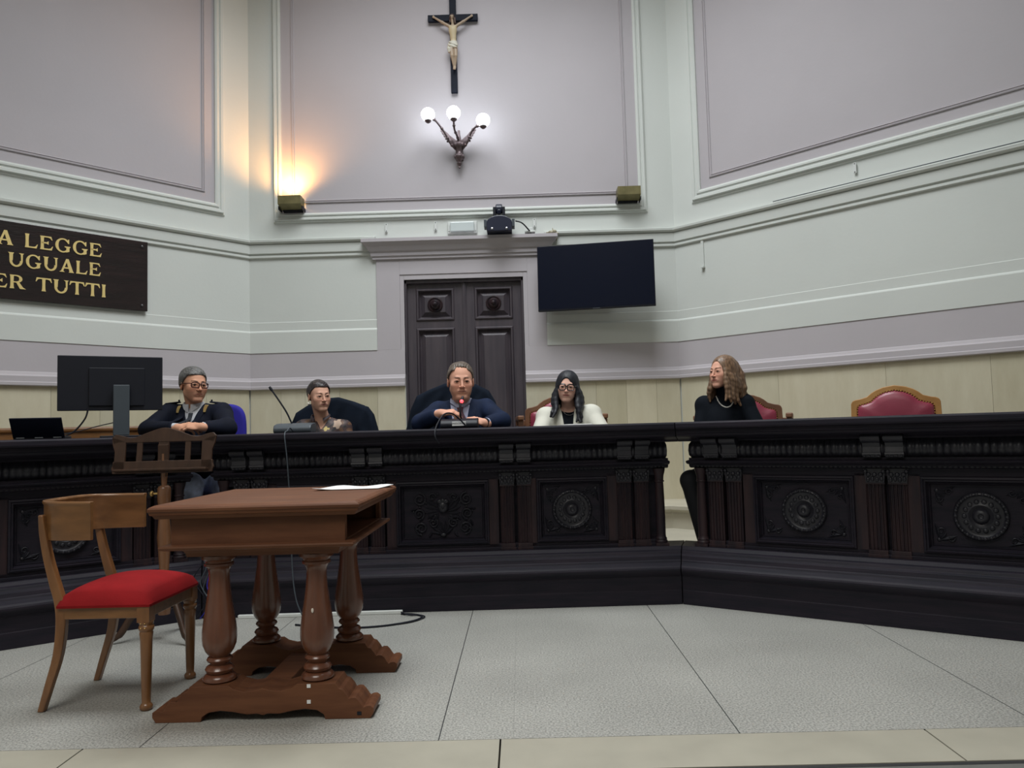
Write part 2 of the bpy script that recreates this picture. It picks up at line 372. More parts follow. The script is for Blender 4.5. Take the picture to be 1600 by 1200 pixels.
# double door
dr = MB()
fr = D+0.05
dr.box(DX0, DX0+0.02, fr-0.035, fr+0.06, SZ, DZ).box(DX1-0.02, DX1, fr-0.035, fr+0.06, SZ, DZ).box(DX0, DX1, fr-0.035, fr+0.06, DZ-0.03, DZ)
door = dr.build('door_1', M_door, bevel=0.004); door['kind'] = 'structure'
def leaf(x0, x1):
    m = MB(); f = fr; w = x1-x0; st = 0.075
    zt = DZ-0.03; zs0, zs1 = 2.045, 2.335; zl = 1.985
    m.box(x0, x1, f+0.03, f+0.05, SZ, zt)
    m.box(x0, x0+st, f, f+0.03, SZ, zt).box(x1-st, x1, f, f+0.03, SZ, zt).box(x0+st, x1-st, f, f+0.03, zs1, zt).box(x0+st, x1-st, f, f+0.03, zl, zs0).box(x0+st, x1-st, f, f+0.03, SZ, SZ+0.2)
    for za, zb in ((zs0, zs1), (SZ+0.2, zl)):
        a, b = x0+st, x1-st
        # moulded frame then raised bevelled field
        def loop(i, y): return [(a+i, y, za+i), (b-i, y, za+i), (b-i, y, zb-i), (a+i, y, zb-i)]
        L = [(0, f+0.001), (0.010, f-0.012), (0.022, f-0.012), (0.028, f+0.012), (0.036, f+0.026), (0.040, f+0.026), (0.075, f+0.004), (0.078, f-0.001), (0.085, f-0.001)]
        vs = []; fs = []
        for i, y in L: vs += loop(i, y)
        for q in range(len(L)-1):
            for k in range(4): k2 = (k+1)%4; fs.append((q*4+k, q*4+k2, (q+1)*4+k2, (q+1)*4+k))
        fs.append(tuple((len(L)-1)*4+k for k in range(4))); m.add(vs, fs)
    o = m.build('door_leaf', M_door, door, bevel=0.0015)
    cx, cz = (x0+x1)/2, (zs0+zs1)/2
    k = MB().lathe([(0.066,0),(0.068,-0.008),(0.064,-0.016),(0.058,-0.018),(0.052,-0.012),(0.048,-0.012),(0.040,-0.03),(0.030,-0.036),(0.026,-0.034),(0.022,-0.040),(0.012,-0.05),(0.004,-0.053)], (cx, f, cz), 32, 'y')
    k.build('door_boss', M_benchv, o, smooth=True)
xm = (DX0+DX1)/2-0.0
leaf(DX0+0.02, xm-0.012); leaf(xm+0.012, DX1-0.02)
MB().box(xm-0.018, xm+0.018, fr-0.012, fr+0.02, SZ, DZ-0.03).box(xm-0.008, xm+0.008, fr-0.02, fr, SZ, DZ-0.03).build('cover_strip', M_door, door, bevel=0.003)
# framed lilac wall panels
def wpanel(F, s0, s1, z0, z1, num, inner=0.1, wout=0.075):
    """s0..s1,z0..z1: edge of lilac field; white stepped frame outside, thin lilac bead inside"""
    def sweepf(prof, mb):
        vs = []; fs = []
        for i, d in prof: vs += [tuple(F @ Vector(p)) for p in ((s0-i, d, z0-i), (s1+i, d, z0-i), (s1+i, d, z1+i), (s0-i, d, z1+i))]
        for q in range(len(prof)-1):
            for k in range(4): k2 = (k+1)%4; fs.append((q*4+k, q*4+k2, (q+1)*4+k2, (q+1)*4+k))
        mb.add(vs, fs); return mb
    w = wout
    mb = sweepf([(-0.001,0.0),(0.0,0.022),(w*0.16,0.030),(w*0.30,0.030),(w*0.36,0.022),(w*0.48,0.020),(w*0.55,0.030),(w*0.78,0.032),(w*0.82,0.015),(w*0.95,0.013),(w,0.004),(w+0.002,0.0)], MB())
    struct('trim_%d' % num, mb, M_white)
    fl = MB().box(s0, s1, 0.0, 0.006, z0, z1, M=F)
    i = -inner
    sweepf([(i+0.014,0.005),(i+0.012,0.016),(i+0.006,0.018),(i+0.003,0.010),(i-0.003,0.010),(i-0.008,0.016),(i-0.012,0.012),(i-0.014,0.005)], fl)
    struct('trim_%d' % (num+1), fl, M_lilac, doubles=False)
wpanel(FC_, -2.05, 1.09, 3.022, 5.7, 13, 0.105, 0.075)
wpanel(FL_, 0.318, 4.2, 3.065, 5.7, 15, 0.098, 0.09)
wpanel(FR_, 0.285, 4.2, 3.065, 5.7, 17, 0.098, 0.095)
# ------------------------------------------------------------------ carved bench
def spiral(mb, cx, cz, y, r, turns, dirn, a0, th, squash=1.0):
    pts = []; rs = []
    for i in range(int(10*turns)+1):
        t = i/(10*turns); a = a0+dirn*turns*2*PI*t; rr = r*(1-0.85*t)
        pts.append((cx+rr*math.cos(a), y-0.004*math.sin(PI*t), cz+rr*math.sin(a)*squash)); rs.append(th*(1-0.5*t))
    mb.tube(pts, rs, 6)
def leafshape(mb, cx, cz, y, ang, ln, wd, h=0.010):
    # small raised pointed leaf
    ca, sa = math.cos(ang), math.sin(ang); n = 6; vs = []; fs = []
    for i in range(n+1):
        t = i/n; w = wd*math.sin(PI*min(1, t*0.9+0.1))**0.8; bend = 0.25*ln*t*t
        for j, (k, hh) in enumerate(((-1,0.0),(0,1.0),(1,0.0))):
            a, b = t*ln, k*w+bend; vs.append((cx+a*ca-b*sa, y-hh*h*math.sin(PI*(t*0.8+0.15)), cz+a*sa+b*ca))
    for i in range(n):
        for j in range(2): fs.append((i*3+j, i*3+j+1, i*3+3+j+1, i*3+3+j))
    mb.add(vs, fs)
def bench_run(root, x0, x1, sa, sb, bx0, bx1, els, ZT=1.087, slab_y1=0.46):
    """x0..x1 base ends with shears sa,sb (dx per metre of depth); bx0..bx1 body ends; els the bays"""
    T = M_bench
    # plinth and torus, one run
    P = [(0,0),(0.0,0.083),(0.004,0.086),(0.004,0.168),(-0.004,0.172),(-0.010,0.178)]
    P += [(-0.012-0.022*math.sin(PI*t), 0.180+0.062*t) for t in (0.1,0.25,0.4,0.55,0.7,0.85)]
    P += [(-0.004,0.244),(0.004,0.249),(0.008,0.258),(0.014,0.262),(0.020,0.285),(0.032,0.292),(0.040,0.310),(0.062,0.316),(0.078,0.334),(0.30,0.334),(0.30,0)]
    MB().prism(P, x0, x1, 'x', sa, sb).build('plinth', T, root, bevel=0.0015)
    # back board
    MB().box(bx0+0.02, bx1-0.02, 0.185, 0.21, 0.334, 1.0).build('back_board', T, root)
    # lower rail, upper rail
    r = MB().box(bx0, bx1, 0.115, 0.185, 0.334, 0.352).box(bx0+0.03, bx1-0.03, 0.130, 0.185, 0.352, 0.372).box(bx0+0.03, bx1-0.03, 0.130, 0.185, 0.765, 0.808)
    r.build('frame_rail', T, root, bevel=0.002)
    # ledge with dentils
    Pl = [(0.130,0.806),(0.112,0.812),(0.104,0.822),(0.104,0.828),(0.075,0.832),(0.060,0.838),(0.052,0.846),(0.060,0.852),(0.105,0.856),(0.105,0.868),(0.19,0.868),(0.19,0.806)]
    lg = MB().prism(Pl, bx0-0.015, bx1+0.015, 'x')
    lg.build('ledge', T, root, bevel=0.001)
    dn = MB(); x = bx0+0.01
    while x < bx1-0.02:
        dn.box(x, x+0.013, 0.106, 0.125, 0.812, 0.829); x += 0.024
    dn.build('dentil_course', M_carve, root)
    # reeded frieze (bulging)
    nx = int((bx1-bx0)/0.0055); nz = 9; vs = []; fs = []
    for i in range(nx+1):
        xx = bx0+(bx1-bx0)*i/nx; ph = (xx-bx0)/0.034
        for k in range(nz+1):
            t = k/nz; bul = math.sin(PI*(0.12+0.8*t))
            reed = abs(math.sin(PI*ph))**0.5
            vs.append((xx, 0.125-0.040*bul-0.012*reed*(1 if k > 0 else 0), 0.868+0.100*t))
    for i in range(nx):
        for k in range(nz): a = i*(nz+1)+k; fs.append((a, a+nz+1, a+nz+2, a+1))
    fz = MB().add(vs, fs); fz.box(bx0, bx1, 0.12, 0.19, 0.868, 0.975)
    fz.prism([(0.125,0.868),(0.085,0.885),(0.073,0.915),(0.085,0.95),(0.125,0.968)], bx0-0.004, bx0+0.002, 'x').prism([(0.125,0.868),(0.085,0.885),(0.073,0.915),(0.085,0.95),(0.125,0.968)], bx1-0.002, bx1+0.004, 'x')
    fz.build('reeded_frieze', M_carve, root, doubles=False, smooth=60)
    # cornice moulding under the top and the top itself
    Pc = [(0.20,0.968),(0.10,0.968),(0.095,0.976),(0.07,0.985),(0.035,0.992),(0.005,0.996),(-0.012,1.004),(-0.020,1.016),(-0.030,1.022),(-0.030,1.043),(0.20,1.043)]
    MB().prism(Pc, x0, x1, 'x', sa, sb).build('cornice', T, root, bevel=0.001)
    Pt = [(slab_y1,1.043),(-0.046,1.043),(-0.055,1.047),(-0.058,1.055),(-0.058,ZT-0.010),(-0.053,ZT-0.002),(-0.045,ZT),(slab_y1,ZT)]
    MB().prism(Pt, x0, x1, 'x', sa, sb).build('bench_top', T, root, bevel=0.001)
    # bays
    for e in els:
        k = e[0]
        if k == 'col':
            cx = e[1]; c = MB()
            c.box(cx-0.040, cx+0.040, 0.090, 0.175, 0.334, 0.352)
            c.lathe([(0.038,0.352),(0.040,0.358),(0.036,0.366),(0.033,0.370),(0.036,0.376),(0.030,0.384),(0.028,0.40),(0.029,0.50),(0.0275,0.62),(0.025,0.72),(0.030,0.724),(0.030,0.730),(0.026,0.734),(0.028,0.76),(0.036,0.79),(0.038,0.806)], (cx, 0.132, 0), 20)
            c.build('column', M_benchv, root, smooth=45)
            for q in range(8):
                pass
        elif k == 'pil':
            a, b = e[1], e[2]; w = (b-a-0.022)/2
            for xa in (a, b-w):
                p = MB(); xb = xa+w
                p.box(xa-0.006, xb+0.006, 0.108, 0.19, 0.334, 0.350).box(xa-0.003, xb+0.003, 0.114, 0.19, 0.350, 0.372)
                # fluted shaft
                nf = 5; fl = []; yb = 0.125
                prof = [(xa, 0.19), (xa, yb)]
                for q in range(nf):
                    c0 = xa+w*(q+0.5)/nf; h = w/nf*0.36
                    prof += [(c0-h, yb), (c0-h*0.5, yb+0.008), (c0+h*0.5, yb+0.008), (c0+h, yb)]
                prof += [(xb, yb), (xb, 0.19)]
                p.prism(prof, 0.372, 0.722, 'z')
                p.box(xa-0.004, xb+0.004, 0.118, 0.19, 0.722, 0.730)
                p.build('pilaster', M_benchv, root, bevel=0.0015)
                cp = MB(); cp.prism([(xa-0.001,0.730),(xb+0.001,0.730),(xb+0.008,0.80),(xb+0.010,0.806),(xa-0.010,0.806),(xa-0.008,0.80)], 0.116, 0.19, 'y')
                for q in range(4): cp.ball((xa+w*(q+0.5)/4, 0.116, 0.748+0.004*(q%2)), (w/9,0.010,0.014), 8, 6)
                for q in range(3): cp.ball((xa+w*(q+0.5)/3, 0.114, 0.775), (w/7,0.012,0.012), 8, 6)
                for q in (0,1): cp.ball((xa+w*q, 0.112, 0.792), (0.011,0.012,0.011), 8, 6)
                cp.build('capital', M_carve, root, smooth=50)
                # console bracket above, in the frieze
                s = MB(); pr = [(0.19,0.868),(0.065,0.868),(0.058,0.880),(0.062,0.900),(0.068,0.925),(0.056,0.945),(0.036,0.955),(0.022,0.966),(0.020,0.980),(0.03,0.992),(0.06,0.998),(0.19,0.998)]
                s.prism(pr, xa+0.001, xb-0.001, 'x')
                s.tube([(xa-0.003,0.040,0.972),(xb+0.003,0.040,0.972)], 0.019, 12)
                s.tube([(xa-0.002,0.068,0.886),(xb+0.002,0.068,0.886)], 0.012, 10)
                for q in range(4): s.ball((xa+w*(q+0.5)/4, 0.058, 0.875), (w/10,0.008,0.006), 8, 6)
                s.build('console_bracket', M_carve, root, bevel=0.001)
        elif k == 'panel':
            a, b, typ = e[1], e[2], e[3]; z0, z1 = 0.372, 0.765
            for sa_, sb_ in ((a-0.06, a), (b, b+0.06)): MB().box(sa_, sb_, 0.130, 0.19, 0.352, 0.78).build('frame_stile', M_benchv, root, bevel=0.0015)
            pm = MB(); vs = []; fs = []
            L = [(0,0.131),(0.002,0.118),(0.012,0.114),(0.016,0.122),(0.024,0.120),(0.030,0.140),(0.034,0.150),(0.040,0.148),(0.044,0.160)]
            for i, y in L: vs += [(a+i,y,z0+i),(b-i,y,z0+i),(b-i,y,z1-i),(a+i,y,z1-i)]
            for q in range(len(L)-1):
                for kk in range(4): k2 = (kk+1)%4; fs.append((q*4+kk,q*4+k2,(q+1)*4+k2,(q+1)*4+kk))
            pm.add(vs, fs).build('panel_moulding', T, root)
            MB().box(a+0.03, b-0.03, 0.160, 0.185, z0+0.03, z1-0.03).build('panel_field', T, root)
            cx, cz = (a+b)/2, (z0+z1)/2-0.002; yf = 0.160
            if typ == 'rose':
                rm = MB().lathe([(0.122,0),(0.124,-0.010),(0.118,-0.022),(0.110,-0.024),(0.104,-0.014),(0.098,-0.010),(0.082,-0.008),(0.062,-0.016),(0.056,-0.018),(0.046,-0.010),(0.040,-0.008),(0.034,-0.020),(0.022,-0.030),(0.014,-0.030),(0.010,-0.024),(0.003,-0.022)], (cx, yf, cz), 40, 'y')
                for q in range(26):
                    t = 2*PI*q/26; rm.ball((cx+0.112*math.cos(t), yf-0.024, cz+0.112*math.sin(t)), (0.0085,0.006,0.0085), 8, 5)
                for q in range(14):
                    t = 2*PI*q/14; rm.ball((cx+0.073*math.cos(t), yf-0.012, cz+0.073*math.sin(t)), (0.013,0.009,0.013), 8, 5)
                rm.build('rosette', M_carve, root, smooth=50)
                for sx in (-1, 1):
                    for sz in (-1, 1):
                        o = MB(); ox, oz = cx+sx*((b-a)/2-0.07), cz+sz*((z1-z0)/2-0.07); base = math.atan2(-sz, -sx)
                        for dl, ln in ((0.75,0.085),(-0.75,0.085),(0.25,0.05),(-0.25,0.05),(0,0.045)): leafshape(o, ox, oz, yf, base+dl*1.02, ln, 0.011, 0.012)
                        spiral(o, ox-sx*0.010, oz-sz*0.045, yf-0.002, 0.018, 1.3, sx*sz, 0, 0.0045); spiral(o, ox-sx*0.055, oz-sz*0.008, yf-0.002, 0.018, 1.3, -sx*sz, 0, 0.0045)
                        o.ball((ox, yf, oz), (0.012,0.010,0.012), 8, 6)
                        o.build('corner_carving', M_carve, root, smooth=60)
            else:
                o = MB()
                # winged head over an acanthus, with scrolls all round
                o.ball((cx, yf-0.006, cz+0.038), (0.034,0.030,0.042), 14, 10); o.ball((cx, yf-0.032, cz+0.034), (0.007,0.010,0.009), 8, 6)
                for sx in (-1, 1): o.ball((cx+sx*0.013, yf-0.030, cz+0.046), (0.008,0.006,0.005), 8, 6); o.ball((cx+sx*0.019, yf-0.020, cz+0.072), (0.020,0.014,0.016), 8, 6)
                o.ball((cx, yf-0.024, cz+0.078), (0.014,0.012,0.014), 8, 6)
                for sx in (-1, 1):
                    for q in range(6): leafshape(o, cx+sx*0.03, cz+0.030-0.010*q, yf, (PI if sx < 0 else 0)+sx*(0.75-0.33*q), 0.10-0.008*q, 0.014, 0.016)
                    spiral(o, cx+sx*0.145, cz+0.085, yf-0.004, 0.042, 1.8, sx, PI/2, 0.0075); spiral(o, cx+sx*0.150, cz-0.005, yf-0.004, 0.036, 1.8, -sx, -PI/2, 0.0075)
                    spiral(o, cx+sx*0.135, cz-0.092, yf-0.004, 0.042, 1.8, sx, -PI/2, 0.0075); spiral(o, cx+sx*0.066, cz+0.098, yf-0.004, 0.026, 1.6, -sx, 0, 0.006)
                    spiral(o, cx+sx*0.062, cz-0.060, yf-0.004, 0.032, 1.6, sx, PI/2, 0.0065)
                    for q in range(7):
                        an = rng.uniform(0, 2*PI); leafshape(o, cx+sx*(0.07+0.022*q), cz-0.12+0.035*((q*3)%7), yf, an, 0.042, 0.010, 0.014)
                    for q in range(9): o.ball((cx+sx*(0.03+0.019*q), yf-0.006, cz+0.118-0.24*((q*5)%9)/9), (0.0065,0.008,0.0065), 8, 5)
                for q in range(7): leafshape(o, cx, cz-0.135, yf, PI/2+(q-3)*0.38, 0.085, 0.013, 0.018)
                o.ball((cx, yf-0.008, cz-0.135), (0.020,0.014,0.014), 8, 6)
                o.build('carved_relief', M_carve, root, smooth=60)
BR = math.atan2(0.06, 2.785); BO = (-0.4925, 4.6595, 0.0)
half = 1.43; sh = math.tan(math.radians(17.6))
bc = thing('judges_bench', 'centre section of the black carved bench, with a scrollwork relief in its middle panel', 'bench', BO, BR)
bench_run(bc, -half, half, -sh, sh, -1.385, 1.385, [('col',-1.345),('pil',-1.275,-1.080),('panel',-1.02,-0.58,'rose'),('pil',-0.547,-0.358),('panel',-0.285,0.285,'relief'),('pil',0.358,0.547),('panel',0.58,1.02,'rose'),('pil',1.080,1.275),('col',1.345)])
JR = Vector((BO[0]+half*math.cos(BR), BO[1]+half*math.sin(BR), 0)); JL = Vector((BO[0]-half*math.cos(BR), BO[1]-half*math.sin(BR), 0))
bw = thing('judges_bench', 'right-hand angled wing of the black carved bench, in front of the empty burgundy chair', 'bench', (JR.x+0.004, JR.y-0.004, 0), math.radians(-34.0))
wing = [('col',0.092),('pil',0.14,0.343),('panel',0.41,0.962,'rose'),('pil',1.025,1.225),('panel',1.285,1.81,'rose'),('pil',1.87,2.07),('panel',2.13,2.65,'rose'),('pil',2.70,2.90)]
bench_run(bw, 0.0, 2.95, -sh, 0, 0.045, 2.93, wing)
bl = thing('judges_bench', 'left-hand angled wing of the black carved bench, under the computer monitor', 'bench', (JL.x-0.004, JL.y-0.004, 0), math.radians(37.0))
def flip(els):
    out = []
    for e in els:
        if e[0] == 'col': out.append(('col', -e[1]))
        elif e[0] == 'pil': out.append(('pil', -e[2], -e[1]))
        else: out.append(('panel', -e[2], -e[1], e[3]))
    return out
bench_run(bl, -2.95, 0.0, 0, sh, -2.93, -0.045, flip(wing))
# ------------------------------------------------------------------ table with two trestle feet
t = thing('trestle_table', 'heavy mahogany table on four turned columns and carved trestle feet', 'table', (-1.000, 3.29, 0), 0)
def ringsweep(mb, prof, hx, hy):
    # prof (inset from edge, z)
    vs = []; fs = []
    for i, z in prof: vs += [(-hx+i,-hy+i,z),(hx-i,-hy+i,z),(hx-i,hy-i,z),(-hx+i,hy-i,z)]
    n = len(prof)
    for q in range(n-1):
        for k in range(4): k2 = (k+1)%4; fs.append((q*4+k,q*4+k2,(q+1)*4+k2,(q+1)*4+k))
    fs += [(0,3,2,1), tuple((n-1)*4+k for k in range(4))]; return mb.add(vs, fs)
HX, HY = 0.394, 0.428
ringsweep(MB(), [(0.045,0.768),(0.022,0.768),(0.018,0.772),(0.014,0.780),(0.006,0.784),(0.004,0.792),(0.0,0.797),(0.0,0.806),(0.004,0.812),(0.016,0.818),(0.022,0.820)], HX, HY).build('table_top', M_table, t)
ap = MB(); ax, ay = HX-0.065, HY-0.055
ap.box(-ax, ax, -ay, -ay+0.02, 0.662, 0.768).box(-ax, -ax+0.02, -ay+0.02, ay-0.02, 0.662, 0.768).box(-ax, ax, ay-0.02, ay, 0.662, 0.768)
# right end is an open shelf between corner blocks
ap.box(ax-0.02, ax, -ay+0.02, -ay+0.035, 0.662, 0.768).box(ax-0.02, ax, ay-0.035, ay-0.02, 0.662, 0.768).box(-ax+0.02, ax, -ay+0.02, ay-0.02, 0.662, 0.672)
ap.build('apron', M_table, t, bevel=0.0015, doubles=False)
ringsweep(MB(), [(0.06,0.668),(0.052,0.668),(0.030,0.664),(0.028,0.658),(0.032,0.650),(0.045,0.646),(0.09,0.645)][::-1], HX, HY).build('lower_moulding', M_table, t)
ringsweep(MB(), [(0.085,0.647),(0.092,0.640),(0.10,0.628),(0.104,0.614),(0.12,0.612)][::-1], HX, HY).build('bed_moulding', M_table, t)
prof = [(0.064,0.612),(0.066,0.600),(0.060,0.596),(0.052,0.590),(0.050,0.584),(0.055,0.580),(0.055,0.572),(0.046,0.566),(0.040,0.555),(0.0385,0.54),(0.039,0.52),(0.043,0.47),(0.050,0.42),(0.058,0.37),(0.064,0.325),(0.065,0.295),(0.062,0.270),(0.053,0.247),(0.042,0.232),(0.036,0.226),(0.044,0.222),(0.048,0.214),(0.044,0.206),(0.036,0.202),(0.034,0.196),(0.048,0.188),(0.054,0.178),(0.050,0.168),(0.042,0.163),(0.052,0.158),(0.062,0.148),(0.062,0.138),(0.054,0.131)]
prof = prof[::-1]
for cx in (-0.19, 0.19):
    for cy in (-0.262, 0.290): MB().lathe(prof, (cx, cy, 0), 32).build('turned_column', M_tablev, t, smooth=45)
def trestle(y0, y1):
    # side outline (x,z), stepped scroll ends
    h = [(0.405,0.0),(0.418,0.020),(0.418,0.038),(0.405,0.047),(0.392,0.046),(0.380,0.040),(0.374,0.048),(0.362,0.066),(0.350,0.078),(0.334,0.078),(0.325,0.074),(0.318,0.088),(0.302,0.108),(0.288,0.112),(0.275,0.132)]
    left = [(-x, z) for x, z in h[::-1]]
    top = [(0.13,0.132),(0.11,0.118),(0.07,0.108),(0.03,0.112),(0,0.120),(-0.03,0.112),(-0.07,0.108),(-0.11,0.118),(-0.13,0.132)]
    bot = [(-0.235,0.0),(-0.23,0.018),(-0.205,0.034),(-0.16,0.040),(-0.11,0.034),(-0.06,0.024),(-0.02,0.026),(0,0.020),(0.02,0.026),(0.06,0.024),(0.11,0.034),(0.16,0.040),(0.205,0.034),(0.23,0.018),(0.235,0.0)]
    poly = h+top+left+bot
    return MB().prism(poly, y0, y1, 'y')
for y0, y1 in ((-0.335,-0.185),(0.215,0.365)): trestle(y0, y1).build('trestle_foot', M_table, t, bevel=0.002)
MB().box(-0.055, 0.055, -0.19, 0.22, 0.062, 0.098).build('stretcher', M_table, t, bevel=0.003)
lb = MB().box(0.168,0.182,-0.3375,-0.3345,0.118,0.131); lb.build('paper_label', M_paper, t)
MB().box(0.168,0.182,-0.3375,-0.3345,0.060,0.073).build('paper_label', M_paper, t)
MB().box(0.356,0.372,-0.3375,-0.334,0.014,0.026).build('metal_plate', M_black, t)
MB().ball((0.188,-0.262-0.058,0.40), (0.005,0.004,0.009), 8, 6).build('chip', mat('bare_wood_chip', (0.75,0.68,0.6), 0.8), t)
# sheets on the table
p1 = MB(); n = 10
vs = []; fs = []
for i in range(n+1):
    for j in range(5):
        x, y = -0.29+0.29*i/n*1.0, 0.21*j/4; vs.append((x+0.01*j, y, 0.0015+0.004*math.sin(i*0.9)*(j/4)**2+0.008*max(0, 1-i/2.5)*(j == 0)))
for i in range(n):
    for j in range(4): a = i*5+j; fs.append((a, a+5, a+6, a+1))
ps = p1.add(vs, fs).build('paper_sheet', M_paper, None, smooth=True, loc=(-0.64,3.43,0.8235), rotz=0.03); ps.modifiers.new('solid','SOLIDIFY').thickness = 0.002
tag(ps, 'white sheet of paper lying on the mahogany table', 'paper')
# ------------------------------------------------------------------ klismos chair
ch = thing('klismos_chair', 'honey brown wooden chair with a curved back rest and red velvet seat', 'chair', (-1.715, 3.305, 0), math.radians(-1))
# local: x forward (to the table), y across, z up
hw = 0.195
def rear_leg(sy):
    pts = [(-0.215,0.0),(-0.185,0.10),(-0.150,0.22),(-0.137,0.34),(-0.142,0.42),(-0.165,0.50),(-0.193,0.60),(-0.213,0.70),(-0.222,0.775)]
    wd = [0.026,0.031,0.036,0.040,0.042,0.040,0.034,0.029,0.020]
    P = bez([(x, 0, z) for x, z in pts], 4); W = np.interp(np.linspace(0,1,len(P)), np.linspace(0,1,9), wd)
    A = [(p.x-w/2, p.z) for p, w in zip(P, W)]; B = [(p.x+w/2, p.z) for p, w in zip(P, W)]
    return MB().prism(A+B[::-1], sy*hw-0.015, sy*hw+0.015, 'y')
for sy in (-1, 1): rear_leg(sy).build('leg', M_chairv, ch, bevel=0.005)
for sy in (-1, 1):
    l = MB().lathe([(0.018,0),(0.024,0.006),(0.025,0.016),(0.020,0.024),(0.0165,0.028),(0.0175,0.05),(0.023,0.27),(0.026,0.30),(0.024,0.306),(0.028,0.312),(0.030,0.320),(0.028,0.328),(0.025,0.332),(0.028,0.338),(0.028,0.346)], (0.205, sy*hw, 0), 24)
    l.box(0.178, 0.228, sy*hw-0.024, sy*hw+0.024, 0.344, 0.415)
    l.build('leg', M_chairv, ch, smooth=45)
for sy in (-1, 1):
    MB().box(-0.15, 0.18, sy*hw-0.014, sy*hw+0.014, 0.360, 0.415).build('seat_rail', M_chair, ch, bevel=0.003)
MB().box(0.192, 0.222, -hw, hw, 0.360, 0.415).build('seat_rail', M_chair, ch, bevel=0.003)
MB().box(-0.155, -0.13, -hw, hw, 0.360, 0.415).build('seat_rail', M_chair, ch, bevel=0.003)
# cushion
vs = []; fs = []; nx, ny = 24, 22
for i in range(nx+1):
    for j in range(ny+1):
        u, v = -1+2*i/nx, -1+2*j/ny; e = (1-abs(u)**5)*(1-abs(v)**5); e = max(0, e)
        x = 0.043+0.188*u; y = 0.222*v; z = 0.415+0.058*e**0.28+0.030*(1-u*u)*(1-v*v)**0.8
        vs.append((x, y, z))
for i in range(nx):
    for j in range(ny): a = i*(ny+1)+j; fs.append((a, a+ny+1, a+ny+2, a+1))
cu = MB().add(vs, fs)
cu.add([(0.043-0.188,-0.222,0.408),(0.043+0.188,-0.222,0.408),(0.043+0.188,0.222,0.408),(0.043-0.188,0.222,0.408)], [(0,3,2,1)])
cu.box(0.043-0.188,0.043+0.188,-0.222,0.222,0.406,0.4155)
cu.build('seat', M_velvet, ch, smooth=60, doubles=False)
# curved crest rail: horseshoe in plan, concave to the front
vs = []; fs = []; n = 36
for i in range(n+1):
    v = -1+2*i/n; th = v*PI/2*0.975; ex = 0.50
    def CP(q): return (0.055-0.318*abs(math.cos(q))**ex, 0.222*math.copysign(abs(math.sin(q))**ex, q))
    x, y = CP(th); xa_, ya_ = CP(th-0.01); xb_, yb_ = CP(th+0.01); tl = math.hypot(xb_-xa_, yb_-ya_)
    nxv, nyv = (yb_-ya_)/tl, -(xb_-xa_)/tl
    zt = 0.825+0.006*math.cos(v*PI/2); zb = 0.672
    for d, z in ((0.0,zb),(0.0,zt-0.02),(-0.006,zt-0.008),(-0.004,zt),(0.02,zt),(0.024,zt-0.008),(0.020,zt-0.02),(0.020,zb)): vs.append((x+nxv*d, y+nyv*d, z))
for i in range(n):
    for k in range(8): k2 = (k+1)%8; fs.append((i*8+k, i*8+k2, (i+1)*8+k2, (i+1)*8+k))
fs += [tuple(range(8)), tuple(n*8+k for k in range(7,-1,-1))]
MB().add(vs, fs).build('crest_rail', M_chair, ch, smooth=35, bevel=0.002)
st = MB()
for k in range(2):
    for q in range(2): st.ball((0.196+0.016*q, -hw-0.028, 0.334-0.018*k+0.006), 0.0028, 8, 5)
st.build('beading', M_stud, ch)
# ------------------------------------------------------------------ wooden music stand
ms = thing('music_stand', 'brown wooden music stand with a slatted scroll-topped desk', 'stand', (-1.945, 4.17, 0), math.radians(2))
# the desk: outline in (x,z), with slots; slightly tilted back
def desk_part(mb, poly): return mb.prism(poly, -0.008, 0.008, 'y')
tp = []
for i in range(33):
    u = -1+2*i/32; z = 0.205+0.030*math.exp(-(u/0.28)**2)-0.022*math.exp(-((abs(u)-0.62)/0.2)**2)+0.004
    if abs(u) > 0.93: z -= 0.02*((abs(u)-0.93)/0.07)**2
    tp.append((u*0.282, z))
frame = MB(); 
desk_part(frame, tp+[(0.282-0.012,0.150),(0.25,0.160),(-0.25,0.160),(-0.282+0.012,0.150)])
for sx in (-1, 1):
    desk_part(frame, [(sx*0.282,0.19),(sx*0.276,0.15),(sx*0.262,0.11),(sx*0.262,0.06),(sx*0.275,0.02),(sx*0.268,0.0),(sx*0.205,0.0),(sx*0.205,0.165),(sx*0.25,0.185)])
frame.box(-0.268,0.268,-0.008,0.008,-0.008,0.058)
frame.box(-0.25,0.25,-0.05,-0.008,0.0,0.012)
Mt = Matrix.Translation((0,0,0.895)) @ Matrix.Rotation(math.radians(-9), 4, 'X')
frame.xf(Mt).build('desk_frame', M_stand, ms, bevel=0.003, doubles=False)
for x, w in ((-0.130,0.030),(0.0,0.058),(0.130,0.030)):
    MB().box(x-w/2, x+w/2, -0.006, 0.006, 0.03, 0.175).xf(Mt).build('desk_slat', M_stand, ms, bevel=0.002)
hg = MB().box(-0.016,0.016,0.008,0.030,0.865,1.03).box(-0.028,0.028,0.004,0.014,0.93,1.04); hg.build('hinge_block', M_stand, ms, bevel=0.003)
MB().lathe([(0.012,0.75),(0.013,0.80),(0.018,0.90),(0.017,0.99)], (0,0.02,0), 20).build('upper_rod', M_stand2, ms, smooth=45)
MB().lathe([(0.030,0.13),(0.034,0.16),(0.030,0.20),(0.024,0.22),(0.030,0.25),(0.026,0.30),(0.024,0.36),(0.030,0.46),(0.036,0.54),(0.030,0.62),(0.024,0.67),(0.022,0.70),(0.030,0.715),(0.034,0.735),(0.034,0.80),(0.030,0.812),(0.020,0.818)], (0,0.02,0), 24).build('turned_column', M_stand2, ms, smooth=45)
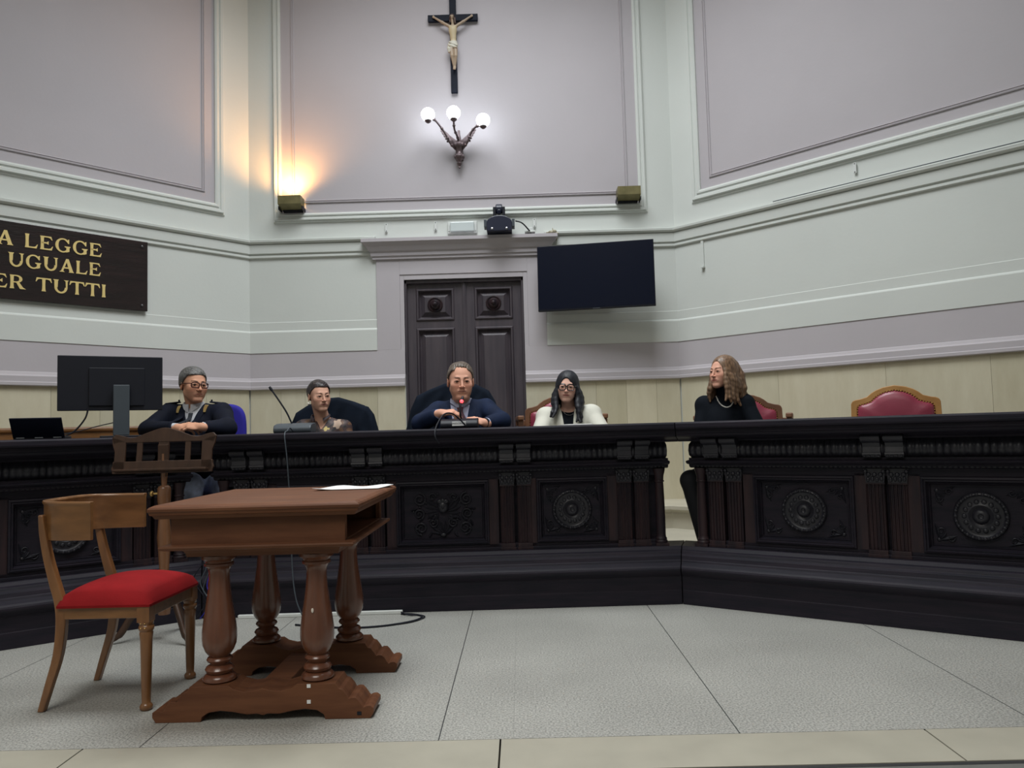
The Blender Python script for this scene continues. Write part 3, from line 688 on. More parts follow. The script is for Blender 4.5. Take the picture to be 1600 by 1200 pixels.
MB().tube([(-0.032,0.02,0.775),(-0.058,0.02,0.775)], [0.006,0.006], 8).ball((-0.066,0.02,0.775), (0.012,0.016,0.016), 12, 8).build('clamp_knob', M_stud, ms, smooth=True)
for k, a in enumerate((math.radians(200), math.radians(-40), math.radians(85))):
    pts = bez([(0.02*math.cos(a), 0.02+0.02*math.sin(a), 0.20), (0.08*math.cos(a), 0.02+0.08*math.sin(a), 0.235), (0.16*math.cos(a), 0.02+0.16*math.sin(a), 0.13), (0.215*math.cos(a), 0.02+0.215*math.sin(a), 0.045), (0.27*math.cos(a), 0.02+0.27*math.sin(a), 0.016)], 6)
    MB().tube(pts, [0.022]*6+[0.019]*(len(pts)-12)+[0.014]*6, 10, flat=(0.7,1)).build('leg', M_stand, ms, smooth=60)
# ------------------------------------------------------------------ things on the walls
def onwall(F, s, d, z): return tuple(F @ Vector((s, d, z)))
# --- sign
G = {}
def stem(x, w, z0=0, z1=1, f=0.035):
    return [(x-f, z0), (x+w+f, z0), (x+w+f*0.6, z0+0.05), (x+w, z0+0.16), (x+w-0.01, (z0+z1)/2), (x+w, z1-0.16), (x+w+f*0.6, z1-0.05), (x+w+f, z1), (x-f, z1), (x-f*0.6, z1-0.05), (x, z1-0.16), (x+0.01, (z0+z1)/2), (x, z0+0.16), (x-f*0.6, z0+0.05)]
def arc(cx, cz, rx, rz, a0, a1, w0, w1, n=22):
    O = []; I = []
    for i in range(n+1):
        t = math.radians(a0+(a1-a0)*i/n); w = w0+(w1-w0)*abs(math.cos(t))
        O.append((cx+rx*math.cos(t), cz+rz*math.sin(t))); I.append((cx+(rx-w)*math.cos(t), cz+(rz-min(w, w0+0.02))*math.sin(t)))
    return [[O[i], O[i+1], I[i+1], I[i]] for i in range(n)]
SW = 0.20
G['L'] = (0.78, [stem(0.05,SW), [(0.1,0),(0.72,0),(0.80,0.30),(0.76,0.30),(0.66,0.14),(0.55,0.10),(0.1,0.10)]])
G['E'] = (0.80, [stem(0.05,SW), [(0.1,0),(0.74,0),(0.82,0.30),(0.78,0.30),(0.68,0.14),(0.55,0.10),(0.1,0.10)], [(0.1,1),(0.70,1),(0.78,0.74),(0.74,0.74),(0.64,0.87),(0.52,0.91),(0.1,0.91)], [(0.1,0.46),(0.42,0.46),(0.54,0.38),(0.54,0.66),(0.42,0.56),(0.1,0.56)]])
G['A'] = (0.95, [[(0.42,1.02),(0.60,1.02),(0.90,0.10),(0.98,0.0),(0.60,0.0),(0.66,0.08),(0.46,0.78)], [(0.42,1.0),(0.50,0.86),(0.24,0.10),(0.34,0.0),(-0.03,0.0),(0.10,0.10)], [(0.22,0.28),(0.72,0.28),(0.70,0.38),(0.25,0.38)]])
G['G'] = (0.98, arc(0.50,0.50,0.48,0.53,48,312,0.09,0.20)+[[(0.60,0.45),(1.0,0.45),(0.97,0.38),(0.92,0.34),(0.92,0.08),(0.72,0.0),(0.72,0.34),(0.62,0.38)], [(0.76,0.86),(0.84,0.98),(0.90,0.98),(0.90,0.66),(0.84,0.66),(0.72,0.82)]])
G['U'] = (0.94, [[(-0.01,1),(0.36,1),(0.30,0.9),(0.28,0.42),(0.08,0.42),(0.07,0.9)], [(0.66,1),(0.98,1),(0.91,0.9),(0.90,0.42),(0.80,0.42),(0.78,0.9)]]+arc(0.49,0.42,0.41,0.45,180,360,0.10,0.20)[:0]+[q for q in arc(0.49,0.43,0.41,0.46,180,360,0.12,0.17)])
G['T'] = (0.88, [stem(0.34,SW), [(0.0,1.0),(0.88,1.0),(0.94,0.70),(0.90,0.68),(0.80,0.86),(0.68,0.90),(0.20,0.90),(0.08,0.86),(-0.02,0.68),(-0.06,0.70)]])
G['I'] = (0.34, [stem(0.07,SW)])
G['P'] = (0.80, [stem(0.05,SW), [(0.1,1),(0.42,1),(0.42,0.92),(0.1,0.92)], [(0.1,0.42),(0.42,0.42),(0.42,0.50),(0.1,0.50)]]+arc(0.42,0.71,0.36,0.29,-90,90,0.09,0.19))
G['R'] = (0.92, [stem(0.05,SW), [(0.1,1),(0.42,1),(0.42,0.92),(0.1,0.92)], [(0.1,0.44),(0.46,0.44),(0.46,0.52),(0.1,0.52)]]+arc(0.42,0.72,0.34,0.28,-90,90,0.09,0.19)+[[(0.38,0.48),(0.56,0.50),(0.80,0.12),(0.98,0.0),(0.62,0.0)]])
G['\u00c8'] = (0.80, G['E'][1]+[[(0.2,1.22),(0.34,1.22),(0.5,1.08),(0.42,1.08)]])
SGN = thing('motto_board', 'dark glossy wooden board with the gold motto LA LEGGE UGUALE PER TUTTI', 'sign', onwall(FL_, 1.62, 0.0, 2.083))
SGN.location = (0,0,0)
MB().box(0.88, 2.36, 0.012, 0.038, 2.083, 2.636, M=FL_).build('board', M_sign, SGN, bevel=0.003)
def word_line(txt, s_right, z0, h, wl):
    adv = []; x = 0
    for chh in txt:
        if chh == ' ': x += 0.55; continue
        w, polys = G[chh]; adv.append((x, polys)); x += w+0.14
    tot = x-0.14; k = wl/tot
    for j, (xx, polys) in enumerate(adv):
        mb = MB()
        for q, pl_ in enumerate(polys):
            P = [(s_right+wl-(xx+px_)*k, z0+pz_*h) for px_, pz_ in pl_]
            e = 0.0003*(q % 3)
            vs = [onwall(FL_, s, 0.0375, z) for s, z in P]+[onwall(FL_, s, 0.0425+e, z) for s, z in P]; n = len(P)
            mb.add(vs, [tuple(range(n)), tuple(range(2*n-1, n-1, -1))]+[(i, n+i, n+(i+1)%n, (i+1)%n) for i in range(n)])
        mb.build('gold_letter', M_gold, SGN, doubles=False)
word_line('LA LEGGE', 1.222, 2.465, 0.100, 0.775)
word_line('\u00c8 UGUALE', 1.228, 2.318, 0.097, 0.75)
word_line('PER TUTTI', 1.187, 2.160, 0.097, 0.83)
for s in (0.925, 2.315):
    for z in (2.125, 2.594): MB().ball(onwall(FL_, s, 0.040, z), 0.011, 10, 8).build('screw', M_screw, SGN, smooth=True)
# --- crucifix cross (figure comes later)
CX = -0.502
crs = thing('crucifix', 'dark wooden crucifix with painted carved figure above the globe wall lamp', 'crucifix', (CX, D-0.012, 4.06))
MB().box(-0.029,0.029,-0.028,0.0,0.0,1.02).box(-0.222,0.222,-0.030,-0.002,0.652,0.712).build('cross', M_cross, crs, bevel=0.003, doubles=False)
# --- globe sconce
sc = thing('wall_sconce', 'bronze wall lamp with three lit white globes', 'lamp', (-0.470, D, 3.36))
b = MB().lathe([(0.004,0),(0.010,0.010),(0.006,0.020),(0.016,0.032),(0.022,0.045),(0.012,0.060),(0.018,0.072),(0.036,0.088),(0.042,0.105),(0.034,0.125),(0.022,0.140),(0.026,0.165),(0.038,0.185),(0.046,0.21),(0.036,0.235),(0.022,0.25),(0.012,0.30),(0.010,0.34)], (0,-0.075,0), 20)
for k in range(8):
    a = 2*PI*k/8; b.ball((0.042*math.cos(a), -0.075+0.042*math.sin(a), 0.205), (0.014,0.014,0.022), 8, 6); b.ball((0.038*math.cos(a+.3), -0.075+0.038*math.sin(a+.3), 0.105), (0.010,0.010,0.016), 8, 6)
b.box(-0.03,0.03,-0.075,0.0,0.09,0.21)
b.build('lamp_body', M_bronze, sc, smooth=50)
GP = [(-0.249,-0.235,0.425),(-0.024,-0.30,0.405),(0.222,-0.235,0.360)]
for i, (gx, gy, gz) in enumerate(GP):
    sgn = -1 if gx < -0.1 else (1 if gx > 0.1 else 0)
    a = MB(); 
    if sgn: pts = bez([(sgn*0.03,-0.08,0.17),(sgn*0.075,-0.12,0.215),(sgn*0.115,-0.16,0.29),(gx-sgn*0.06,gy+0.02,gz-0.045),(gx-sgn*0.02,gy,gz-0.045)], 6)
    else: pts = bez([(0,-0.08,0.25),(-0.01,-0.16,0.26),(gx,gy+0.04,gz-0.12),(gx,gy,gz-0.055)], 6)
    a.tube(pts, [0.009]*len(pts), 8)
    for q in (4, 9, 14, 19):
        if q < len(pts): a.ball(tuple(pts[q]), 0.014, 8, 6)
    a.lathe([(0.012,-0.022),(0.026,-0.010),(0.030,0.002),(0.024,0.008)], (gx,gy,gz-0.052), 16)
    a.build('lamp_arm', M_bronze, sc, smooth=50)
    MB().lathe([(0.058*math.sin(PI*t/14), -0.058*math.cos(PI*t/14)) for t in range(15)], (gx,gy,gz), 24, cap=False).build('glass_globe', M_globe, sc, smooth=True)
for sx in (-1, 1):
    wl = MB()
    for q in range(5):
        leafv = []; x0_, z0_ = sx*0.02, 0.23-0.012*q
        pts = [(x0_, -0.09, z0_), (sx*(0.07+0.012*(4-q)), -0.11, z0_+0.075-0.006*q), (sx*(0.105+0.012*(4-q)), -0.12, z0_+0.10-0.014*q)]
        wl.tube(bez(pts, 6), [0.010]*5+[0.014]*4+[0.008]*3+[0.002], 6, flat=(0.5,1.4))
    wl.build('bronze_wing', M_bronze, sc, smooth=50)
# --- uplights
def uplight(x, z, lit, label):
    u = thing('wall_uplight', label, 'lamp', (x, D, z), 0, 'brass uplights on the back wall')
    s = MB().prism([(-0.035,0.0),(-0.155,0.028),(-0.155,0.100),(-0.150,0.100),(-0.150,0.033),(-0.035,0.006)], -0.098, 0.098, 'x')
    s.box(-0.098,-0.093,-0.150,-0.02,0.03,0.100).box(0.093,0.098,-0.150,-0.02,0.03,0.100)
    s.build('brass_shade', M_brass, u, doubles=False)
    MB().box(-0.085,0.085,-0.05,0.0,-0.012,0.03).box(-0.104,-0.099,-0.12,0.0,-0.012,0.02).box(0.099,0.104,-0.12,0.0,-0.012,0.02).build('bracket', M_black, u, bevel=0.002, doubles=False)
    t_ = MB().tube([(-0.05,-0.085,0.055),(0.05,-0.085,0.055)], 0.008, 10)
    t_.build('lamp_tube', M_warm if lit else M_lens, u, smooth=True)
    return u
uplight(-1.945, 3.045, True, 'brass wall uplight glowing warm orange at the left of the back wall')
uplight(0.990, 3.036, False, 'unlit brass wall uplight at the right of the back wall, above the television')
# --- PTZ camera over the door
pc = thing('conference_camera', 'dark navy motorised camera standing on the door pediment', 'camera', (-0.135, 6.560, 2.768))
ol = [(-0.108,0.0)]+[(-0.108,0.075)]+[(0.108*math.cos(t), 0.075+0.062*math.sin(t)) for t in np.linspace(PI,0,15)][1:-1]+[(0.108,0.075),(0.108,0.0)]
MB().prism(ol, -0.085, 0.075, 'y').build('camera_base', M_navyplastic, pc, bevel=0.006)
for sx in (-1, 1): MB().box(sx*0.108,sx*0.132,-0.05,0.05,0.045,0.112).build('side_bracket', M_greyplastic, pc, bevel=0.003)
for sx in (-1, 1): MB().lathe([(0.010,0),(0.010,-0.004),(0.004,-0.006)], (sx*0.062,-0.085,0.020), 14, 'y').build('button', M_chrome, pc)
for sx in (-1, 1): MB().box(sx*0.028-0.0 if sx>0 else -0.052, 0.052 if sx>0 else -0.028, -0.035, 0.035, 0.137, 0.225).build('yoke_arm', M_black, pc, bevel=0.004)
hd = MB().lathe([(0.005,-0.028),(0.036,-0.028),(0.042,-0.022),(0.042,0.022),(0.036,0.028),(0.005,0.028)], (0,0,0.212), 24, 'x')
hd.build('camera_head', M_navyplastic, pc, smooth=40)
MB().lathe([(0.020,0.0),(0.020,-0.035),(0.014,-0.037)], (0,-0.02,0.175), 20, 'y').build('lens', M_screen, pc, smooth=40)
cb = MB().tube(bez([(0.005,6.55,2.87),(0.06,6.53,2.845),(0.115,6.55,2.79),(0.135,6.60,2.775)], 8), 0.006, 8); tag(cb.build('camera_cable', M_black, smooth=True), 'short black cable running from the camera to the white socket', 'cable')
so_ = thing('wall_socket', 'white socket box with the camera cable plugged in', 'socket', (0.128, D-0.01, 2.772))
MB().box(-0.045,0.045,-0.100,-0.01,0.0,0.012).build('base_plate', M_whiteplastic, so_, bevel=0.003)
MB().box(-0.022,0.022,-0.09,-0.04,0.012,0.045).build('socket_block', M_whiteplastic, so_, bevel=0.004)
# --- emergency light
el = thing('emergency_light', 'rectangular frosted emergency light above the door', 'lamp', (-0.462, D-0.004, 2.802))
MB().box(-0.128,0.128,-0.022,0.0,0,0.104).build('housing', M_whiteplastic, el, bevel=0.003)
MB().box(-0.104,0.104,-0.050,-0.022,0.010,0.094).build('diffuser', M_lens, el, bevel=0.006)
for sx in (-1,1): MB().box(sx*0.116-0.005,sx*0.116+0.005,-0.030,-0.022,0.02,0.084).build('clip', M_whiteplastic, el)
# --- wall plates
def plate(F, s, z, h, label, w=0.022, d0=0.011):
    p = thing('wall_bracket', label, 'bracket', (0,0,0), 0, 'small white wall brackets')
    MB().box(s-w/2, s+w/2, d0, d0+0.008, z, z+h, M=F).build('plate', M_whiteplastic, p, bevel=0.001)
    for zz in (z+0.008, z+h-0.008): MB().ball(onwall(F, s, d0+0.009, zz), 0.0042, 8, 6).build('screw', M_screw, p)
plate(FC_, -1.13, 2.835, 0.075, 'small white screwed bracket on the back wall, left of the emergency light and farther away')
plate(FC_, -0.697, 2.838, 0.075, 'small white screwed bracket just left of the emergency light')
plate(FC_, 0.170, 2.840, 0.075, 'small white screwed bracket right of the camera above the door')
plate(FR_, 1.566, 2.875, 0.078, 'small white screwed bracket high on the right wall')
hk = MB().box(0.262,0.286,0.0,0.012,2.402,2.63, M=FR_).box(0.262,0.290,0.0,0.030,2.395,2.407, M=FR_)
tag(hk.build('wall_hook', M_white, doubles=False), 'thin white hook rail hanging below the cornice on the right wall', 'bracket')
# thin surface cable along the right cornice
tag(MB().tube([onwall(FR_, s, 0.066, 2.797) for s in (0.95,1.4,1.9,2.4,2.8)], 0.0035, 6).build('cornice_cable', M_greyplastic), 'thin grey cable lying along the cornice of the right wall', 'cable')
# lump of plaster on the corner of the pediment
lp = MB()
for q in range(14):
    a = rng.uniform(0,2*PI); r_ = rng.uniform(0,0.045); lp.ball((0.335+r_*math.cos(a)*1.3, D-0.05+rng.uniform(-0.03,0.02), 2.775+rng.uniform(-0.012,0.012)), (rng.uniform(.012,.030),0.018,rng.uniform(.005,.014)), 8, 6)
lp.tube([(0.33,D-0.05,2.78),(0.325,D-0.06,2.815)], [0.008,0.003], 6).tube([(0.35,D-0.05,2.78),(0.36,D-0.062,2.725),(0.355,D-0.062,2.70)], [0.012,0.007,0.003], 6)
tag(lp.build('plaster_lump', M_tape, smooth=True, doubles=False), 'crumbly yellowish plaster lump at the right corner of the door pediment', 'plaster')
# --- television
tv = thing('wall_television', 'large black flat television tilted out from the back wall beside the door', 'television', (0.664, 6.42, 2.345), math.radians(-9.5))
Mtv = Matrix.Rotation(math.radians(-3), 4, 'X')
cs_ = MB().box(-0.49,0.49,-0.012,0.022,-0.282,0.282).xf(Mtv).build('casing', M_black, tv, bevel=0.004)
MB().box(-0.484,0.484,-0.0145,-0.011,-0.270,0.276).xf(Mtv).build('screen', M_screen, tv)
MB().box(-0.03,0.03,-0.0155,-0.012,-0.281,-0.276).xf(Mtv).build('badge', M_greyplastic, cs_)
MB().box(-0.26,0.26,0.022,0.060,-0.20,0.16).xf(Mtv).build('rear_housing', M_black, tv, bevel=0.01)
ar = MB().box(-0.02,0.02,0.06,0.235,-0.03,0.03).box(-0.1,0.1,0.20,0.235,-0.15,0.15); ar.build('wall_arm', M_black, tv, doubles=False)
# ------------------------------------------------------------------ things on the desks
DZT = 1.087
mo = thing('computer_monitor', 'large black computer monitor seen from behind on the left bench', 'monitor', (-2.455, 4.60, DZT), math.radians(30))
MB().box(-0.281,0.281,-0.008,0.012,0.163,0.490).build('screen_panel', M_black, mo, bevel=0.004)
MB().box(-0.12,0.18,-0.016,-0.008,0.19,0.42).build('rear_bulge', M_black, mo, bevel=0.006)
MB().box(0.008,0.096,-0.052,-0.030,0.012,0.315).build('stand_column', M_greyplastic, mo, bevel=0.004)
MB().box(-0.06,0.16,-0.09,0.10,0.0,0.012).build('stand_foot', M_black, mo, bevel=0.004)
for pts, r_, lab in (([(-2.555,4.53,1.26),(-2.57,4.52,1.20),(-2.62,4.50,1.13),(-2.68,4.47,1.092)], 0.005, 'thick black cable hanging from the monitor to the desk'), ([(-2.40,4.60,1.185),(-2.52,4.55,1.155),(-2.62,4.50,1.125),(-2.80,4.40,1.091)], 0.003, 'thin black cable crossing behind the monitor stand to the laptop')):
    tag(MB().tube(bez(pts, 8), r_, 8).build('monitor_cable', M_black, smooth=True), lab, 'cable')
lt = thing('laptop', 'small black open laptop seen from behind beside the monitor', 'laptop', (-2.665, 4.235, DZT), math.radians(20))
MB().box(-0.125,0.125,0.02,0.20,0.0,0.016).build('keyboard_base', M_black, lt, bevel=0.003)
MB().box(-0.125,0.125,-0.004,0.004,0.0,0.138).xf(Matrix.Translation((0,0.02,0.01)) @ Matrix.Rotation(math.radians(40), 4, 'X')).build('screen_lid', M_screen, lt, bevel=0.002)
for x in (-0.09, 0.0, 0.09): MB().tube([(x-0.02,0.016,0.008),(x+0.02,0.016,0.008)], 0.005, 8).build('hinge', M_greyplastic, lt)
# rear wooden bench back, left
rb = thing('wooden_settle', 'low brown wooden settle behind the laptop and monitor', 'bench', (-2.86, 5.12, PZ), math.radians(37))
MB().box(-0.70,0.36,0.0,0.03,0.40,0.885).build('back_board', M_chair, rb, bevel=0.008)
MB().box(-0.72,0.38,-0.012,0.042,0.870,0.905).build('top_rail', M_chair, rb, bevel=0.012)
MB().box(-0.70,0.36,-0.38,0.0,0.38,0.42).build('seat', M_chair, rb, bevel=0.005)
for x in (-0.68, 0.30):
    for y in (-0.36, -0.02): MB().box(x,x+0.05,y,y+0.045,0.0,0.38).build('leg', M_chairv, rb, bevel=0.003)
# --- microphone units
def mic(name, label, loc, rz, neck, tipmat, plate=False, m=M_greyplastic):
    q = thing(name, label, 'microphone', loc, rz, 'desk microphones')
    pr = [(-0.075,0.0),(-0.085,0.010),(-0.085,0.030),(-0.070,0.050),(-0.02,0.060),(0.05,0.064),(0.075,0.055),(0.08,0.02),(0.075,0.0)]
    MB().prism(pr, -0.118, 0.118, 'x').build('console_base', m, q, bevel=0.006, bseg=3)
    P = bez(neck, 8)
    MB().tube(P, [0.0055]*len(P), 8).build('gooseneck', M_black, q, smooth=True)
    d = (P[-1]-P[-2]).normalized(); e = P[-1]
    MB().tube([e, e+d*0.012, e+d*0.03], [0.008,0.0095,0.008], 12).build('capsule', M_black, q, smooth=True)
    if tipmat: MB().ball(tuple(e-Vector((0,0.012,0.006))), (0.0115,0.0115,0.0115), 12, 8).build('light_ring', tipmat, q, smooth=True)
    if plate:
        pl_ = MB().box(-0.042,0.044,-0.0875,-0.0845,0.016,0.044); nl_ = pl_.build('name_label', M_paper, q)
        cu_ = bpy.data.curves.new('txt', 'FONT'); cu_.body = 'PRESIDENTE'; cu_.size = 0.0155; cu_.align_x = 'CENTER'; cu_.align_y = 'CENTER'; cu_.extrude = 0.0003
        to = bpy.data.objects.new('txt', cu_); COL.objects.link(to)
        me = bpy.data.meshes.new_from_object(to.evaluated_get(bpy.context.evaluated_depsgraph_get())); bpy.data.objects.remove(to)
        o = bpy.data.objects.new('label_text', me); COL.objects.link(o); o.parent = nl_; me.materials.clear(); me.materials.append(M_black)
        o.rotation_euler = (PI/2,0,0); o.location = (0.001,-0.0880,0.030)
    return q
mic('desk_microphone', 'grey desk microphone with long neck in front of the woman in the patterned blouse', (-1.445, 4.93, DZT), math.radians(2), [(-0.02,0.0,0.058),(-0.055,0.0,0.135),(-0.105,0.0,0.215),(-0.145,0.0,0.275)], None)
mic('desk_microphone', 'black desk microphone with a lit red ring in front of the man in the centre', (-0.386, 4.90, DZT), 0, [(0.010,0.00,0.062),(0.004,-0.015,0.10),(0.006,-0.006,0.140),(0.014,0.020,0.178)], M_red_led, True, M_black)
yf = 4.66-0.066
c1 = bez([(-1.44,4.86,1.100),(-1.43,4.76,1.118),(-1.415,4.66,1.100),(-1.405,4.575,1.075),(-1.392,4.570,0.95),(-1.387,4.585,0.80),(-1.38,4.60,0.60),(-1.372,4.590,0.30),(-1.345,4.565,0.12),(-1.30,4.55,0.012)], 8)
tag(MB().tube(c1, 0.0038, 8).build('microphone_cable', M_greyplastic, smooth=True), 'thin grey cable hanging down the bench front from the left microphone', 'cable')
c2 = bez([(-0.345,4.81,1.105),(-0.385,4.79,1.15),(-0.425,4.77,1.180),(-0.468,4.74,1.176),(-0.498,4.68,1.130),(-0.510,4.60,1.080),(-0.508,4.575,1.035),(-0.49,4.595,1.00)], 8)
tag(MB().tube(c2, 0.0048, 8).build('microphone_cable', M_black, smooth=True), 'black cable arching over the bench edge under the man\'s hand', 'cable')
pp_ = MB().box(-0.10,0.10,-0.10,0.06,0.0,0.004).box(-0.06,0.095,-0.08,0.07,0.004,0.007); tag(pp_.build('document', M_paper, loc=(0.345,4.93,DZT+0.0005), rotz=0.1, doubles=False), 'papers on the bench in front of the woman in white', 'paper')
# --- on the floor
ky = BO[1]+math.tan(BR)*(-1.216-BO[0])
tag(MB().box(-0.485,0.485,-0.03,-0.004,0.0005,0.020).build('cable_duct', M_whiteplastic, loc=(-1.216,ky-0.004,0), rotz=BR, bevel=0.003), 'white plastic cable duct on the floor along the bench base', 'duct')
fc = bez([(-0.735,4.60,0.006),(-0.66,4.58,0.006),(-0.60,4.52,0.006),(-0.64,4.42,0.006),(-0.78,4.33,0.006),(-0.95,4.30,0.006),(-1.15,4.34,0.006),(-1.3,4.40,0.006)], 8)
tag(MB().tube(fc, 0.0055, 8).build('floor_cable', M_black, smooth=True), 'thick black cable looping over the floor behind the table', 'cable')
fc = bez([(-0.735,4.605,0.014),(-0.68,4.56,0.006),(-0.62,4.56,0.006),(-0.585,4.50,0.006),(-0.66,4.39,0.006),(-0.82,4.315,0.006)], 8)
tag(MB().tube(fc, 0.0035, 8).build('floor_cable', M_black, smooth=True), 'thinner black cable beside the thick floor loop', 'cable')
# tangle of leads hanging at the left gap
for k in range(7):
    x0_ = -1.90+0.018*k; pts = [(x0_,4.49+0.01*k,0.42-0.02*k),(x0_+0.05,4.47,0.36-0.03*(k%3)),(x0_+0.02*(k%3),4.46,0.26-0.02*k),(x0_+0.07,4.45,0.14),(x0_+0.05*(k%2),4.46,0.03+0.004*k)]
    tag(MB().tube(bez(pts, 6), 0.003, 6).build('hanging_lead', MATS['royal_blue_fabric'] if k in (2,4) else (M_greyplastic if k % 2 else M_black), smooth=True), 'one of the tangled leads in the gap behind the chair and table', 'cable', 'tangled leads behind the table')
# ------------------------------------------------------------------ sculpting by distance fields
class SDF:
    def __init__(s, lo, hi, h):
        s.lo = np.array(lo, float); s.h = h; s.n = np.ceil((np.array(hi)-s.lo)/h).astype(int)+1
        s.a = np.full(s.n, 9.0, np.float32); s.ax = [(s.lo[i]+h*np.arange(s.n[i])).astype(np.float32) for i in range(3)]
    def put(s, lo, hi, fn, k=0.01, mode='u'):
        m = k+3*s.h; sl = []; ax = []
        for i in range(3):
            a = max(0, int((lo[i]-m-s.lo[i])/s.h)); b = min(s.n[i], int((hi[i]+m-s.lo[i])/s.h)+2)
            if b <= a: return
            sl.append(slice(a, b)); ax.append(s.ax[i][a:b])
        X, Y, Z = ax[0][:,None,None], ax[1][None,:,None], ax[2][None,None,:]
        d = fn(X, Y, Z); c = s.a[tuple(sl)]
        if mode == 'u': hh = np.maximum(k-np.abs(c-d), 0)/k; r = np.minimum(c, d)-hh*hh*k/4
        elif mode == 's': d = -d; hh = np.maximum(k-np.abs(c-d), 0)/k; r = np.maximum(c, d)+hh*hh*k/4
        else: r = d
        s.a[tuple(sl)] = r
    def rc(s, a, b, r1, r2, k=0.01, mode='u'):
        a = np.array(a, float); b = np.array(b, float); ab = b-a; L = max(1e-9, ab@ab); R = max(r1, r2)
        def fn(X, Y, Z):
            t = np.clip(((X-a[0])*ab[0]+(Y-a[1])*ab[1]+(Z-a[2])*ab[2])/L, 0, 1)
            return np.sqrt((X-a[0]-ab[0]*t)**2+(Y-a[1]-ab[1]*t)**2+(Z-a[2]-ab[2]*t)**2)-(r1+(r2-r1)*t)
        s.put(np.minimum(a,b)-R, np.maximum(a,b)+R, fn, k, mode)
    def chain(s, pts, rs, k=0.01, mode='u'):
        for i in range(len(pts)-1): s.rc(pts[i], pts[i+1], rs[i], rs[i+1], k, mode)
    def ell(s, c, r, R=None, k=0.01, mode='u'):
        c = np.array(c, float); r = np.array(r, float); R = np.eye(3) if R is None else R; B = max(r)
        def fn(X, Y, Z):
            dx, dy, dz = X-c[0], Y-c[1], Z-c[2]
            u = R[0,0]*dx+R[1,0]*dy+R[2,0]*dz; v = R[0,1]*dx+R[1,1]*dy+R[2,1]*dz; w = R[0,2]*dx+R[1,2]*dy+R[2,2]*dz
            k0 = np.sqrt((u/r[0])**2+(v/r[1])**2+(w/r[2])**2)+1e-6; k1 = np.sqrt((u/r[0]**2)**2+(v/r[1]**2)**2+(w/r[2]**2)**2)+1e-6
            return k0*(k0-1)/k1
        s.put(c-B, c+B, fn, k, mode)
    def mesh(s):
        a = s.a; ins = a < 0
        c = ins[:-1,:-1,:-1].astype(np.uint8)
        for i in (0,1):
            for j in (0,1):
                for k in (0,1):
                    if i+j+k: c = c+ins[i:a.shape[0]-1+i, j:a.shape[1]-1+j, k:a.shape[2]-1+k]
        idx = np.argwhere((c > 0) & (c < 8)); N = len(idx); vid = np.full(c.shape, -1, np.int32); vid[tuple(idx.T)] = np.arange(N)
        P = np.zeros((N,3)); W = np.zeros(N); I, J, K = idx.T
        cor = [(i,j,k) for i in (0,1) for j in (0,1) for k in (0,1)]
        for p in cor:
            for ax in range(3):
                if p[ax]: continue
                q = list(p); q[ax] = 1
                A = a[I+p[0],J+p[1],K+p[2]]; B = a[I+q[0],J+q[1],K+q[2]]; m = (A < 0) != (B < 0)
                t = np.where(m, A/np.where(A-B == 0, 1, A-B), 0); pt = np.tile(np.array(p, float), (N,1)); pt[:,ax] += t
                P += pt*m[:,None]; W += m
        P = (idx+P/W[:,None])*s.h+s.lo; F = []
        for ax in range(3):
            o = [0,1,2]; o.remove(ax); u, v = o
            A = ins; sl0 = [slice(None)]*3; sl1 = [slice(None)]*3; sl0[ax] = slice(0,-1); sl1[ax] = slice(1,None)
            e = np.argwhere(A[tuple(sl0)] != A[tuple(sl1)])
            e = e[(e[:,u] > 0) & (e[:,v] > 0) & (e[:,u] < c.shape[u]) & (e[:,v] < c.shape[v])]
            def g(du, dv): q = e.copy(); q[:,u] -= du; q[:,v] -= dv; return vid[tuple(q.T)]
            q = np.stack([g(0,0), g(1,0), g(1,1), g(0,1)], 1)
            inside = ins[tuple(e.T)]; fl = inside if ax != 1 else ~inside
            q[~fl] = q[~fl][:, ::-1]; F.append(q)
        F = np.concatenate(F); F = F[(F >= 0).all(1)]; return P, F
    def build(s, name, m, parent=None, col=None, smooth_it=1):
        P, F = s.mesh(); me = bpy.data.meshes.new(name)
        for _ in range(smooth_it):
            S = np.zeros_like(P); Wt = np.zeros(len(P))
            for k in range(4):
                a_, b_ = F[:,k], F[:,(k+1)%4]
                for d in range(3): S[:,d] += np.bincount(a_, P[b_,d], len(P))+np.bincount(b_, P[a_,d], len(P))
                Wt += np.bincount(a_, minlength=len(P))+np.bincount(b_, minlength=len(P))
            P = P*0.45+0.55*S/np.maximum(Wt,1)[:,None]
        me.vertices.add(len(P)); me.vertices.foreach_set('co', P.astype(np.float32).ravel())
        me.loops.add(len(F)*4); me.loops.foreach_set('vertex_index', F.astype(np.int32).ravel())
        me.polygons.add(len(F)); me.polygons.foreach_set('loop_start', np.arange(0, len(F)*4, 4, dtype=np.int32))
        me.polygons.foreach_set('use_smooth', np.ones(len(F), bool)); me.update(calc_edges=True)
        if col is not None:
            ca = me.color_attributes.new('Col', 'FLOAT_COLOR', 'POINT'); A = np.ones((len(P),4), np.float32); A[:,:3] = col(P); ca.data.foreach_set('color', A.ravel())
        me.materials.append(m); o = bpy.data.objects.new(name, me); COL.objects.link(o)
        if parent: o.parent = parent
        return o
    def front(s, x, z, off=0.0):
        """y of the first surface met from the front at (x, z)"""
        i = int(round((x-s.lo[0])/s.h)); k = int(round((z-s.lo[2])/s.h))
        i = min(max(i,0), s.n[0]-1); k = min(max(k,0), s.n[2]-1); colm = s.a[i,:,k] < 0
        if not colm.any(): return None
        return s.ax[1][int(np.argmax(colm))]-off
